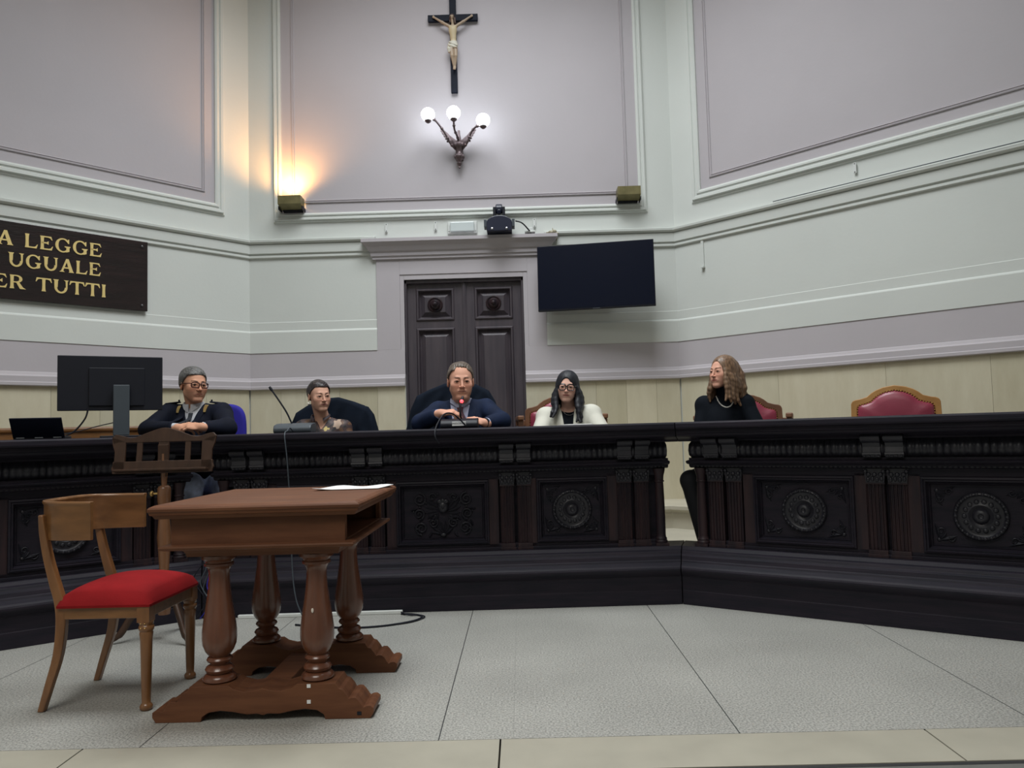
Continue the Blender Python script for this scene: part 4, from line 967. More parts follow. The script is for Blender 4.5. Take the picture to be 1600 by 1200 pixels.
def rotm(yaw, pitch=0, roll=0):
    z = Matrix.Rotation(yaw, 3, 'Z'); x = Matrix.Rotation(pitch, 3, 'X'); y = Matrix.Rotation(roll, 3, 'Y'); return np.array(z @ x @ y)
class Head:
    def __init__(s, c, R, k): s.c = np.array(c, float); s.R = R; s.k = k
    def w(s, p): return s.c+s.R @ (np.array(p, float)*s.k)
    def loc(s, P): return ((P-s.c) @ s.R)/s.k
    def ell(s, f, c, r, k=0.01, mode='u', R=None): f.ell(s.w(c), np.array(r)*s.k, s.R if R is None else s.R @ R, k, mode)
    def rc(s, f, a, b, r1, r2, k=0.01, mode='u'): f.rc(s.w(a), s.w(b), r1*s.k, r2*s.k, k, mode)
    def ch(s, f, pts, rs, k=0.01, mode='u'): f.chain([s.w(p) for p in pts], [r*s.k for r in rs], k, mode)
def head_sdf(f, H, fem=False, heavy=0.0):
    w = 0.92 if fem else 1.0
    H.ell(f, (0,0.016,0.036), (0.076,0.096,0.083), 0.01)
    H.ell(f, (0,-0.026,-0.022), (0.062*w+0.004*heavy,0.062,0.085), 0.03)
    for sx in (-1,1):
        H.rc(f, (sx*0.049*w,0.000,-0.050), (sx*0.018,-0.064,-0.098), 0.017+0.003*heavy, 0.016+0.002*heavy, 0.03)
        H.ell(f, (sx*0.042*w,-0.057,-0.026), (0.024,0.022,0.024), 0.03)
        H.ell(f, (sx*(0.033*w+0.003*heavy),-0.052,-0.060), (0.020+0.003*heavy,0.024,0.026), 0.02)
    H.ell(f, (0,-0.074,-0.098), (0.020,0.016,0.016), 0.014)
    if heavy: H.ell(f, (0,-0.030,-0.106), (0.044,0.042,0.022), 0.02)
    H.rc(f, (-0.030,-0.078,0.023), (0.030,-0.078,0.023), 0.010, 0.010, 0.016)
    for sx in (-1,1): H.ell(f, (sx*0.0315,-0.096,0.004), (0.019,0.014,0.014), 0.016, 's')
    # nose
    nw = 0.85 if fem else 1.0
    H.rc(f, (0,-0.086,0.014), (0,-0.106,-0.026), 0.0070*nw, 0.0095*nw, 0.012)
    H.ell(f, (0,-0.109,-0.031), (0.0100*nw,0.009,0.008), 0.005)
    for sx in (-1,1): H.ell(f, (sx*0.0120*nw,-0.097,-0.033), (0.0078*nw,0.009,0.0068), 0.005); H.ell(f, (sx*0.0065,-0.103,-0.0415), (0.0035,0.005,0.003), 0.002, 's')
    # lips
    H.ell(f, (0,-0.081,-0.060), (0.026,0.011,0.015), 0.014)
    H.ch(f, [(-0.025,-0.081,-0.060),(-0.010,-0.0895,-0.0562),(0,-0.090,-0.0572),(0.010,-0.0895,-0.0562),(0.025,-0.081,-0.060)], [0.002,0.0034,0.0034,0.0034,0.002], 0.003)
    H.ch(f, [(-0.020,-0.082,-0.0625),(0,-0.0895,-0.0650),(0.020,-0.082,-0.0625)], [0.0022,0.0042,0.0022], 0.003)
    H.ch(f, [(-0.026,-0.085,-0.0600),(0,-0.0955,-0.0610),(0.026,-0.085,-0.0600)], [0.001,0.0016,0.001], 0.002, 's')
    # eyes: lids around the ball, then the opening
    for sx in (-1,1):
        H.ell(f, (sx*0.0315,-0.0740,0.003), (0.0160,0.0142,0.0140), 0.010)
        H.ell(f, (sx*0.0315,-0.094,0.002), (0.0130,0.014,0.0048), 0.002, 's')
        H.ch(f, [(sx*0.018,-0.0865,0.006),(sx*0.030,-0.0895,0.0105),(sx*0.045,-0.082,0.006)], [0.002,0.0028,0.002], 0.004)
    # ears
    for sx in (-1,1):
        H.ell(f, (sx*0.080,0.012,-0.004), (0.008,0.019,0.031), 0.008, 'u', rotm(sx*0.35))
        H.ell(f, (sx*0.087,0.006,0.000), (0.006,0.010,0.017), 0.004, 's', rotm(sx*0.35))
def skin_col(H, base, lip, brow, fem=False, stubble=None):
    base = np.array(base); lip = np.array(lip); brow = np.array(brow)
    def fn(P):
        L = H.loc(P); x, y, z = L.T; C = np.tile(base, (len(P),1))
        def mix(m, c, a): 
            nonlocal C
            m = np.clip(m, 0, 1)[:,None]*a; C = C*(1-m)+np.array(c)*m
        fr = (y < -0.03)
        cheek = np.exp(-(((np.abs(x)-0.040)/0.022)**2+((z+0.026)/0.020)**2))*fr; mix(cheek, base*np.array([1.1,0.82,0.8]), 0.45)
        nose = np.exp(-((x/0.016)**2+((z+0.030)/0.012)**2))*fr; mix(nose, base*np.array([1.08,0.82,0.8]), 0.4)
        if stubble is not None: mix(((z < -0.045)&(y < -0.02)&(z > -0.13))*1.0*(1-np.exp(-((x/0.02)**2+((z+0.035)/0.02)**2))), base*np.array(stubble), 0.5)
        lh = (0.0072 if fem else 0.0058)*np.clip(1-(x/0.026)**2, 0, 1)**0.5; lm = np.clip((lh-np.abs(z+0.0608))/0.0022+0.5, 0, 1)*(y < -0.072)*(np.abs(x) < 0.026); mix(lm, lip, 0.85 if fem else 0.6)
        ml = np.clip((0.0015-np.abs(z+0.0606))/0.001+0.4, 0, 1)*(np.abs(x) < 0.025)*(y < -0.07); mix(ml, np.array(lip)*0.25, 0.8)
        ax = np.abs(x); bz = 0.0225+0.006*np.sin(np.clip((ax-0.012)/0.038, 0, 1)*PI*0.75)
        bm = (np.abs(z-bz) < (0.0042 if not fem else 0.003)*np.clip(1.25-(ax-0.012)/0.05, 0.3, 1))*((ax > 0.012)&(ax < 0.050))*(y < -0.05); mix(bm*1.0, brow, 0.85)
        el = (np.abs(z-0.0062-0.0035*np.cos((ax-0.0315)/0.014*PI/2)) < 0.0022)*(np.abs(ax-0.0315) < 0.015)*(y < -0.07); mix(el*1.0, brow, 0.85 if fem else 0.7)
        return C
    return fn
M_eyew = mat('eye_white', (0.26,0.23,0.22), 0.5, spec=0.15); M_iris = mat('dark_iris', (0.035,0.018,0.010), 0.15)
def eyes(H, root, gaze=(0,0)):
    for sx in (-1,1):
        c = (sx*0.0315,-0.0755,0.0025); r = 0.0128; mb = MB(); mb.ball((0,0,0), r, 20, 14)
        o = mb.build('eye', M_eyew, root, smooth=True); o.data.materials.append(M_iris)
        for p in o.data.polygons:
            n = p.center.normalized(); 
            if n.z < -0.84: p.material_index = 1
        d = H.R @ np.array([math.sin(gaze[0]), -math.cos(gaze[0]), math.sin(gaze[1])]); v = Vector(d)
        q = Vector((0,0,-1)).rotation_difference(v); cw = H.w(c); o.matrix_local = Matrix.Translation(Vector(cw)) @ q.to_matrix().to_4x4() @ Matrix.Scale(H.k, 4)
def glasses(H, root, m, rw=0.024, rh=0.018, wide=0.0315, th=0.0026, name='glasses'):
    g = MB(); y = -0.104
    for sx in (-1,1):
        pts = []
        for i in range(25):
            a = 2*PI*i/24; ca, sa = math.cos(a), math.sin(a); e = 0.62
            x = math.copysign(abs(ca)**e, ca)*rw; z = math.copysign(abs(sa)**e, sa)*rh
            pts.append(H.w((sx*wide+x, y+0.010*((abs(sx*wide+x)/0.055)**2), 0.000+z)))
        g.tube(pts, th*H.k, 6, cap=False)
        g.tube([H.w(p) for p in ((sx*(wide+rw-0.001),-0.094,0.010),(sx*0.066,-0.080,0.011),(sx*0.080,-0.02,0.010),(sx*0.086,0.012,0.008),(sx*0.086,0.025,-0.012))], [th*H.k*1.0]*5, 6)
    g.tube([H.w(p) for p in ((-(wide-rw+0.001),y,0.006),(0,y-0.003,0.009),((wide-rw+0.001),y,0.006))], th*H.k*0.9, 6)
    o = g.build(name, m, root, smooth=True, doubles=False); return o
def short_hair(H, root, lo, hi, m, front=0.062, side=0.0, back=-0.085, vol=1.0, part=0.0, crown=1.0, temple=0.045, name='hair', h=0.003, seed=1):
    f = SDF(lo, hi, h); c0, R, k = H.c, H.R, H.k
    def fn(X, Y, Z):
        dx, dy, dz = X-c0[0], Y-c0[1], Z-c0[2]
        x = (R[0,0]*dx+R[1,0]*dy+R[2,0]*dz)/k; y = (R[0,1]*dx+R[1,1]*dy+R[2,1]*dz)/k; z = (R[0,2]*dx+R[1,2]*dy+R[2,2]*dz)/k
        r = (0.0805+0.006*vol, 0.100+0.007*vol, 0.088+0.009*vol*crown); cy, cz = 0.020, 0.038
        k0 = np.sqrt((x/r[0])**2+((y-cy)/r[1])**2+((z-cz)/r[2])**2)+1e-6; k1 = np.sqrt((x/r[0]**2)**2+((y-cy)/r[1]**2)**2+((z-cz)/r[2]**2)**2)+1e-6
        d = k0*(k0-1)/k1
        # strand relief
        d = d+0.0016*np.sin(x*420+18*np.sin(y*26+seed))*np.cos(z*60)+0.0022*np.sin(70*x+55*y+40*z+seed)
        # keep only above the hair line: face cut
        ax = np.abs(x)
        line = front-0.10*np.clip((ax-temple)/0.04, 0, 1)**1.3+part*x                         # height of hair line across forehead
        cut = np.maximum(-(z-line), (y+0.012-0.035*np.clip((0.02-z)/0.05,-0.5,1)))  # region: z<line and y<...
        fc = np.maximum(z-line, y-(-0.020+0.032*np.clip((0.03-z)/0.04, 0, 1)))      # inside => face area
        fc = fc+0.0022*np.sin(x*330)*np.cos(y*210+z*190)
        d = d+0.0075*np.exp(-np.maximum(fc,0)/0.011)
        d = np.maximum(d, -fc)
        low = (side+1.3*np.clip(0.014-y, 0, 0.06)+(back-side)*np.clip((y-0.02)/0.06, 0, 1))-z
        d = np.maximum(d, low)
        return (d*k).astype(np.float32)
    B = 0.14*k; f.put(c0-B, c0+B, fn, 0.003, 'u')
    return f
def hand(f, wr, kn, nrm, curl=0.5, side=1, spread=1.0, s=1.0, k=0.004, curls=None, thumb=(0.5,0.5)):
    """wr wrist, kn middle knuckle, nrm back-of-hand direction, side +1/-1 picks the thumb side"""
    wr = np.array(wr, float); kn = np.array(kn, float); d = kn-wr; d /= np.linalg.norm(d); n = np.array(nrm, float); n -= d*(n@d); n /= np.linalg.norm(n); t = np.cross(d, n)*side
    kn0 = wr+d*0.085*s
    R = np.stack([t, d, n], 1)
    f.ell(wr+d*0.048*s, (0.040*s,0.050*s,0.016*s), R, 0.012); f.rc(wr-d*0.02, wr+d*0.02*s, 0.024*s, 0.024*s, 0.012)
    L = [(0.040,0.024,0.020),(0.044,0.028,0.021),(0.041,0.026,0.020),(0.032,0.020,0.018)]
    for i in range(4):
        c = curl if curls is None else curls[i]
        o = kn0+t*(0.030-0.0195*i)*s*spread+d*(-0.002 if i in (1,2) else -0.008)*s; a = 0.0; p = o; rr = 0.0098*s-(0.0012 if i == 3 else 0)
        f.rc(wr+d*0.045*s+t*(0.018-0.012*i)*s, o, 0.010*s, rr, 0.008)
        for j, l in enumerate(L[i]):
            a += c*(0.9,1.2,0.8)[j]; q = p+(d*math.cos(a)-n*math.sin(a))*l*s
            f.rc(p, q, rr*(1-0.08*j), rr*(0.92-0.08*j), k); p = q
    # thumb from the side of the palm near its base
    b = wr+d*0.028*s+t*0.026*s-n*0.004; m1 = b+(t*0.75+d*0.75-n*thumb[0]*0.5)*0.034*s; m2 = m1+(d*0.95+t*0.15*(1-thumb[1])-n*thumb[1])*0.026*s/1.1; m3 = m2+(d*0.9-t*0.25-n*thumb[1])*0.022*s/1.1
    f.rc(b, m1, 0.0155*s, 0.0115*s, 0.010); f.rc(m1, m2, 0.0112*s, 0.0100*s, 0.004); f.rc(m2, m3, 0.0100*s, 0.0080*s, 0.004)
def strip(field, A, B, na, off, th, name, m, root, nb=14, off2=None):
    """thin cloth strip laid on the front of a field between edge lines A and B (x,z)"""
    A = [tuple(p) for p in bez([(a[0],0,a[1]) for a in A], 5)]; B = [tuple(p) for p in bez([(b[0],0,b[1]) for b in B], 5)]
    vs = []; fs = []; n = len(A); last = 0
    for i in range(n):
        for j in range(na+1):
            t = j/na; x = A[i][0]*(1-t)+B[i][0]*t; z = A[i][2]*(1-t)+B[i][2]*t; y = field.front(x, z)
            if y is None: y = last
            last = y; vs.append([x, y-off, z])
    # smooth in y
    V = np.array(vs).reshape(n, na+1, 3)
    for _ in range(3):
        Y = V[:,:,1].copy(); Y[1:-1] = (Y[:-2]+Y[2:]+2*Y[1:-1])/4; Y[:,1:-1] = (Y[:,:-2]+Y[:,2:]+2*Y[:,1:-1])/4; V[:,:,1] = np.minimum(Y, V[:,:,1]+0.004)
    Bk = V.copy(); Bk[:,:,1] += th
    vs = [tuple(p) for p in V.reshape(-1,3)]+[tuple(p) for p in Bk.reshape(-1,3)]; o = n*(na+1)
    for i in range(n-1):
        for j in range(na):
            a = i*(na+1)+j; fs.append((a, a+1, a+na+2, a+na+1)); fs.append((o+a, o+a+na+1, o+a+na+2, o+a+1))
    for i in range(n-1):
        for j in (0, na): a = i*(na+1)+j; fs.append((a, a+na+1, o+a+na+1, o+a))
    for i in (0, n-1):
        for j in range(na): a = i*(na+1)+j; fs.append((a, a+1, o+a+1, o+a))
    return MB().add(vs, fs).build(name, m, root, smooth=50)
class Person: pass
def make_person(label, org, H, N, S1, S2, C, P, E1, W1, E2, W2, chest=(0.165,0.115,0.20), belly=(0.160,0.125,0.14), neck_r=0.054, tw=0.0, heavy=0, fem=False, skin=((0.5,0.27,0.18),(0.4,0.13,0.11),(0.05,0.03,0.02)), hands=None, stub=None, h=0.0028, arm=(0.052,0.042,0.028), gaze=(0,0)):
    """all joints in world metres; org the root position"""
    q = Person(); org = np.array(org, float); q.org = org
    rel = lambda p: np.array(p, float)-org
    H.c = H.c-org; N, S1, S2, C, P, E1, W1, E2, W2 = map(rel, (N,S1,S2,C,P,E1,W1,E2,W2))
    q.__dict__.update(H=H, N=N, S1=S1, S2=S2, C=C, P=P, E1=E1, W1=W1, E2=E2, W2=W2)
    R = rotm(tw); q.R = R; q.chest = chest; q.belly = belly; q.arm = arm; q.neck_r = neck_r
    root = thing('person', label, 'person', tuple(org)); q.root = root
    pts = np.array([H.c, N, S1, S2, C, P, E1, W1, E2, W2]); lo = pts.min(0)-0.17; hi = pts.max(0)+0.17; q.lo, q.hi = lo, hi
    f = SDF(lo, hi, h); q.f = f
    torso(f, q, 0.0); head_sdf(f, H, fem, heavy)
    f.rc(H.w((0,0.026,-0.060)), N+(H.w((0,0.02,-0.06))-N)*0.1, neck_r*0.94, neck_r*1.05, 0.02)
    if heavy: f.rc(H.w((0,-0.01,-0.09)), N, 0.05, 0.05, 0.03)
    arms(f, q, 0.0)
    if hands: hands(f, q)
    f.build('body', M_skin, root, col=skin_col(H, *skin, fem=fem, stubble=stub))
    eyes(H, root, gaze)
    return q
M_skin = mat('skin', (1,1,1), 0.6, attr=True, spec=0.25)
def torso(f, q, t, k=0.05):
    f.ell(q.C, np.array(q.chest)+t, q.R, 0.03); f.ell(q.P, np.array(q.belly)+t, q.R, k)
    f.ell((q.C*0.45+q.P*0.55), (q.belly[0]*0.97+t, q.belly[1]*0.95+t, 0.17), q.R, k)
    for S in (q.S1, q.S2): f.rc(q.N*0.92+q.C*0.08, S, 0.042+t, q.arm[0]+t*0.9, 0.035); f.rc(S, q.C, q.arm[0]+t, 0.08+t, 0.04)
def arms(f, q, t, end=0.0, which=(1,2), k=0.02):
    for S, E, W in ((q.S1, q.E1, q.W1), (q.S2, q.E2, q.W2)):
        d = (W-E)/np.linalg.norm(W-E)
        f.rc(S, E, q.arm[0]+t, q.arm[1]+t, k); f.rc(E, W-d*end, q.arm[1]+t, q.arm[2]+t*0.9, k)
def garment(q, name, m, t, h=0.0032, sleeve=0.03, vee=None, neckcut=None, bottom=None, wr=0.0, extra=None, col=None):
    f = SDF(q.lo, q.hi, h); torso(f, q, t); 
    if sleeve is not None: arms(f, q, t+0.004, sleeve)
    if extra: extra(f)
    N, C = q.N, q.C; R = q.R; H = q.H
    # wrinkles
    def wrk(X, Y, Z): return np.zeros(1)
    if wr:
        a = f.a; X, Y, Z = f.ax[0][:,None,None], f.ax[1][None,:,None], f.ax[2][None,None,:]
        f.a = np.where(a < 1, a+wr*(0.6*np.sin(Z*46+14*X*np.sign(X)+3.0*np.sin(X*19+Y*11)+2*np.sin(Y*23))+0.5*np.sin(X*27-Z*31+4*np.sin(Z*9))), a).astype(np.float32)
    if vee:
        wt, zt, wb, zb, cx, ymax = vee   # half width at top z, half width at bottom z, centre x, only in front of ymax
        def fn(X, Y, Z):
            tt = np.clip((Z-zb)/(zt-zb), 0, 1.6); w = wb+(wt-wb)*tt
            xx = (X-cx); d = np.maximum(np.abs(xx)-w, np.maximum(zb-Z, Y-ymax)); return (d*0.9).astype(np.float32)
        f.put((cx-wt*2, q.lo[1], zb), (cx+wt*2, ymax, zt+0.2), fn, 0.004, 's')
    if neckcut:
        f.rc(N+(H.w((0,0.02,-0.10))-N)*(-0.1), H.w((0,0.024,-0.06)), neckcut, neckcut+0.004, 0.004, 's')
    if bottom is not None: f.put(q.lo, (q.hi[0], q.hi[1], bottom), lambda X, Y, Z: (Z-bottom)+0*X+0*Y, 0.004, 's')
    q.g = f; f.build(name, m, q.root, col=col); return f
def trousers(q, m, K1, A1, K2, A2, skirt=False, name='trousers', shoe=None, rk=0.062):
    K1, A1, K2, A2 = [np.array(p, float)-q.org for p in (K1,A1,K2,A2)]
    pts = np.array([q.P, K1, A1, K2, A2]); f = SDF(pts.min(0)-0.16, pts.max(0)+0.16, 0.006); ax = q.R[:,0]
    f.ell(q.P+np.array([0,0,-0.03]), np.array(q.belly)*np.array([1.05,1.05,0.9]), q.R, 0.03)
    for sx, K, A in ((-1,K1,A1),(1,K2,A2)):
        hp = q.P+ax*0.085*sx+np.array([0,0,-0.05]); f.rc(hp, K, 0.085, rk, 0.03); f.rc(K, A+np.array([0,0,0.03]), rk, 0.045, 0.02)
    f.build(name, m, q.root)
    for sx, A in ((-1,A1),(1,A2)):
        s = SDF(A-0.2, A+0.2, 0.005); dd = -q.R[:,1]; s.rc(A+np.array([0,0,0.02]), A+np.array([0,0,-0.02]), 0.038, 0.036, 0.02); s.rc(A+np.array([0,0,-0.032]), A+dd*0.16+np.array([0,0,-0.038]), 0.034, 0.028, 0.02)
        s.build('shoe', shoe or M_black, q.root)
def cuffs(q, m, r=0.030, l=0.024, which=(1,2)):
    for E, W in ((q.E1, q.W1), (q.E2, q.W2)):
        d = (W-E)/np.linalg.norm(W-E); MB().tube([W-d*(l+0.036), W-d*0.030, W-d*0.010, W-d*0.009], [r, r, r*1.03, r*0.9], 20).build('shirt_cuff', m, q.root, smooth=50)
def ringcollar(q, name, m, r=0.060, tilt=0.020, th=0.007, hgt=0.02, gap=0.35, lift=0.0):
    """stand-up shirt collar around the neck, open at the front"""
    c = q.N+(q.H.w((0,0.024,-0.08))-q.N)*0.55+np.array([0,0,lift]); up = q.H.w((0,0.024,-0.06))-q.N; up /= np.linalg.norm(up)
    R = q.R; vs = []; fs = []; n = 30
    for i in range(n+1):
        a = -PI/2+gap+(2*PI-2*gap)*i/n; dx, dy = math.cos(a)*r, math.sin(a)*r*1.02; fr = max(0, -math.sin(a))
        p = c+R[:,0]*dx+R[:,1]*dy+np.array([0,0,-tilt*fr]); out = (R[:,0]*math.cos(a)+R[:,1]*math.sin(a))
        for (o_, z_) in ((0,-hgt*0.9-0.022*fr**8),(0.000,hgt),(0.003,hgt+0.002),(0.006,hgt),(0.011+0.003*fr,-hgt*0.9-0.030*fr**8)): vs.append(tuple(p+out*o_+np.array([0,0,z_])))
    for i in range(n):
        for k in range(5): k2 = (k+1)%5; fs.append((i*5+k, i*5+k2, (i+1)*5+k2, (i+1)*5+k))
    fs += [tuple(range(5)), tuple(n*5+k for k in range(4,-1,-1))]
    return MB().add(vs, fs).build(name, m, q.root, smooth=50)
# ------------------------------------------------------------------ the people
M_navyjkt = mat('navy_uniform_cloth', (0.006,0.008,0.017), 0.8, spec=0.15, noise=0.2, nscale=15, bump=0.1, bscale=150)
M_suit = mat('blue_suit_cloth', (0.006,0.013,0.038), 0.8, spec=0.2, noise=0.2, nscale=15, bump=0.1, bscale=150)
M_shirt = mat('white_shirt', (0.55,0.56,0.60), 0.7)
M_bshirt = mat('pale_blue_shirt', (0.42,0.44,0.60), 0.7)
M_ivory = mat('ivory_jacket_cloth', (0.62,0.61,0.53), 0.75, bump=0.1, bscale=120)
M_blackcloth = mat('black_knit', (0.005,0.007,0.011), 0.85, spec=0.12, bump=0.1, bscale=150)
M_tie = mat('maroon_striped_tie', (0.09,0.022,0.04), 0.6, col2=(0.045,0.012,0.03), nscale=40)
M_tiedk = mat('black_tie', (0.016,0.02,0.028), 0.6)
M_jeans = mat('grey_blue_trousers', (0.42,0.48,0.66), 0.8, noise=0.5, nscale=12, bump=0.3, bscale=18)
M_darktr = mat('dark_trousers', (0.008,0.009,0.013), 0.8)
def hairmat(name, c1, c2, rough=0.45, st=(60,60,7)):
    return mat(name, c1, rough, col2=c2, nscale=3.0, stretch=st, bump=0.35, bscale=3.0)
M_hgrey = hairmat('grey_hair', (0.045,0.045,0.045), (0.16,0.155,0.15))
M_hbrowngrey = hairmat('greying_brown_hair', (0.045,0.034,0.027), (0.17,0.13,0.10))
M_hdark = hairmat('dark_brown_hair', (0.012,0.009,0.010), (0.035,0.025,0.027), 0.35)
M_hblack = hairmat('black_hair', (0.004,0.005,0.009), (0.011,0.012,0.020), 0.55, (40,40,6))
M_hlight = hairmat('light_brown_hair', (0.065,0.035,0.020), (0.27,0.16,0.092), 0.4, (34,34,5))
M_specs = mat('dark_red_spectacles', (0.035,0.006,0.008), 0.3); M_specs2 = mat('black_spectacles', (0.006,0.006,0.008), 0.25)
M_pearl = mat('pearl', (0.8,0.77,0.70), 0.25, coat=0.5); M_goldm = mat('gold_metal', (0.7,0.5,0.2), 0.3, 0.9)
A = np.array
# ---- 1 the officer, head turned to the right of the picture
H = Head((-2.190,5.145,1.424), rotm(math.radians(47), math.radians(2), math.radians(2)), 0.98)
def hands_off(f, q):
    o = q.org
    hand(f, q.W1, q.W1+A([0.10,-0.015,0.008]), (0.1,-0.65,0.75), 0.42, -1, 0.95, 0.94, curls=(0.5,0.5,0.55,0.6))
    hand(f, q.W2, q.W2+A([-0.10,-0.02,0.012]), (-0.1,-0.55,0.85), 0.5, 1, 0.95, 0.94, curls=(0.55,0.6,0.6,0.65))
q = make_person('man in navy uniform with glasses and clasped hands, sitting behind the wooden music stand', (-2.19,5.2,PZ), H,
    (-2.195,5.20,1.262), (-2.370,5.19,1.243), (-2.010,5.17,1.234), (-2.19,5.19,1.10), (-2.19,5.28,0.82), (-2.44,5.03,1.135), (-2.165,4.850,1.138), (-1.90,4.975,1.133), (-2.010,4.835,1.140), arm=(0.047,0.039,0.026),
    skin=((0.60,0.31,0.20),(0.38,0.13,0.10),(0.05,0.04,0.035)), hands=hands_off, stub=(0.8,0.8,0.85), gaze=(0.15,-0.02))
off = q
sh_ = garment(q, 'shirt', M_shirt, 0.003, sleeve=0.030, neckcut=0.052, bottom=0.62)
jk = garment(q, 'uniform_jacket', M_navyjkt, 0.015, sleeve=0.050, vee=(0.062,1.262-PZ+0.03,0.006,1.135-PZ,-0.0,0.02), neckcut=0.066, bottom=0.5, wr=0.0022)
ringcollar(q, 'shirt_collar', M_shirt, 0.060, 0.020, gap=0.10, hgt=0.014, lift=-0.006)
MB().ball((q.N[0]+0.002, q.N[1]-0.083, 1.243-PZ), (0.015,0.010,0.014), 12, 8).build('tie_knot', M_tiedk, q.root, smooth=True)
strip(jk, [(-0.070,1.295-PZ),(-0.085,1.24-PZ),(-0.045,1.16-PZ),(-0.004,1.10-PZ)], [(-0.052,1.295-PZ),(-0.045,1.24-PZ),(-0.018,1.16-PZ),(0.004,1.10-PZ)], 4, 0.004, 0.006, 'lapel', M_navyjkt, q.root)
strip(jk, [(0.052,1.295-PZ),(0.045,1.24-PZ),(0.018,1.16-PZ),(-0.004,1.10-PZ)], [(0.070,1.295-PZ),(0.085,1.24-PZ),(0.045,1.16-PZ),(0.004,1.10-PZ)], 4, 0.004, 0.006, 'lapel', M_navyjkt, q.root)
strip(sh_, [(-0.014,1.240-PZ),(-0.013,1.205-PZ),(-0.020,1.13-PZ),(-0.026,1.05-PZ)], [(0.014,1.240-PZ),(0.013,1.205-PZ),(0.020,1.13-PZ),(0.026,1.05-PZ)], 4, 0.010, 0.008, 'necktie', M_tiedk, q.root)
for sx in (-1, 1):
    x = sx*0.092+0.000; strip(jk, [(x-0.012,1.295-PZ),(x-0.012,1.27-PZ),(x-0.009,1.245-PZ)], [(x+0.012,1.292-PZ),(x+0.010,1.268-PZ),(x+0.007,1.243-PZ)], 3, 0.012, 0.004, 'collar_badge', M_goldm, q.root)
    S = q.S1 if sx < 0 else q.S2; e = q.N
    mbb = MB().tube([S+A([sx*0.02,-0.01,0.065]), S*0.6+q.N*0.4+A([0,-0.01,0.067])], [0.026,0.022], 8, flat=(1,0.28)); mbb.ball(tuple(S*0.63+q.N*0.37+A([0,-0.01,0.078])), 0.007, 8, 6).build('epaulette', M_navyjkt, q.root, smooth=True)
tp_ = strip(jk, [(0.085,1.175-PZ),(0.13,1.187-PZ)], [(0.085,1.165-PZ),(0.13,1.177-PZ)], 2, 0.006, 0.004, 'pocket_strip', M_chrome, q.root)
f = short_hair(H, q.root, H.c-0.15, H.c+0.15, M_hgrey, front=0.070, side=-0.008, back=-0.065, vol=1.25, temple=0.036, seed=2); f.build('hair', M_hgrey, q.root)
cuffs(q, M_shirt)
glasses(H, q.root, M_specs, 0.026, 0.0175, th=0.0034)
trousers(q, M_jeans, (-2.10,4.90,0.77), (-2.14,4.98,0.34), (-1.845,4.93,0.745), (-1.93,5.02,0.34), rk=0.070)
# ---- 2 woman with short dark hair and patterned blouse
H = Head((-1.384,5.30,1.335), rotm(math.radians(36), math.radians(3), math.radians(-2)), 0.885)
q = make_person('woman with short dark hair and brown patterned blouse, looking to the right', (-1.38,5.34,PZ), H,
    (-1.375,5.36,1.165), (-1.515,5.36,1.115), (-1.235,5.35,1.108), (-1.375,5.36,0.99), (-1.375,5.42,0.79), (-1.585,5.30,0.94), (-1.46,5.08,0.90), (-1.165,5.28,0.94), (-1.30,5.08,0.90),
    chest=(0.150,0.115,0.18), belly=(0.155,0.125,0.13), neck_r=0.048, fem=True, skin=((0.63,0.36,0.26),(0.36,0.13,0.12),(0.03,0.02,0.02)), arm=(0.045,0.037,0.024), gaze=(0.35,0.03),
    hands=lambda f, q: (hand(f, q.W1, q.W1+A([0.08,-0.06,-0.02]), (0,-0.3,1), 0.4, -1, 0.9, 0.85), hand(f, q.W2, q.W2+A([-0.08,-0.06,-0.02]), (0,-0.3,1), 0.4, 1, 0.9, 0.85)))
def blouse_col(P):
    x, y, z = P.T; C = np.tile([0.052,0.030,0.030], (len(P),1))
    n = np.sin(x*61+2*np.sin(z*47))*np.sin(z*53+2*np.sin(x*39)+y*20)
    C[n > 0.45] = (0.12,0.062,0.035); C[n < -0.62] = (0.012,0.010,0.013)
    m = ((x-0.118)/0.026)**2+((z-(1.145-PZ))/0.036)**2+0.5*np.sin(x*160)*np.sin(z*130) < 1; C[m & (y < 0.05)] = (0.40,0.29,0.22)
    m = ((x-0.045)/0.020)**2+((z-(1.112-PZ))/0.014)**2+0.5*np.sin(x*250) < 1; C[m & (y < 0.05)] = (0.50,0.38,0.12)
    m = ((x+0.045)/0.022)**2+((z-(1.105-PZ))/0.012)**2+0.5*np.sin(x*250) < 1; C[m & (y < 0.05)] = (0.45,0.30,0.10)
    return C
M_blouse = mat('patterned_blouse', (1,1,1), 0.6, attr=True)
bl_ = garment(q, 'blouse', M_blouse, 0.010, sleeve=0.02, vee=(0.046,1.185-PZ,0.004,1.110-PZ,0.012,0.03), neckcut=0.058, bottom=0.5, wr=0.003, col=blouse_col)
ringcollar(q, 'blouse_collar', mat('blouse_collar_cloth', (0.05,0.033,0.04), 0.6), 0.057, 0.034, hgt=0.006, gap=0.50, lift=-0.012)
f = short_hair(H, q.root, H.c-0.14, H.c+0.14, M_hdark, front=0.060, side=-0.004, back=-0.055, vol=0.9, temple=0.026, seed=5); f.build('hair', M_hdark, q.root)
MB().ball(tuple(H.w((-0.086,0.006,-0.052))), 0.0085, 12, 8).build('pearl_earring', M_pearl, q.root, smooth=True)
trousers(q, M_darktr, (-1.47,5.00,0.76), (-1.45,5.06,0.34), (-1.28,5.00,0.76), (-1.30,5.06,0.34))
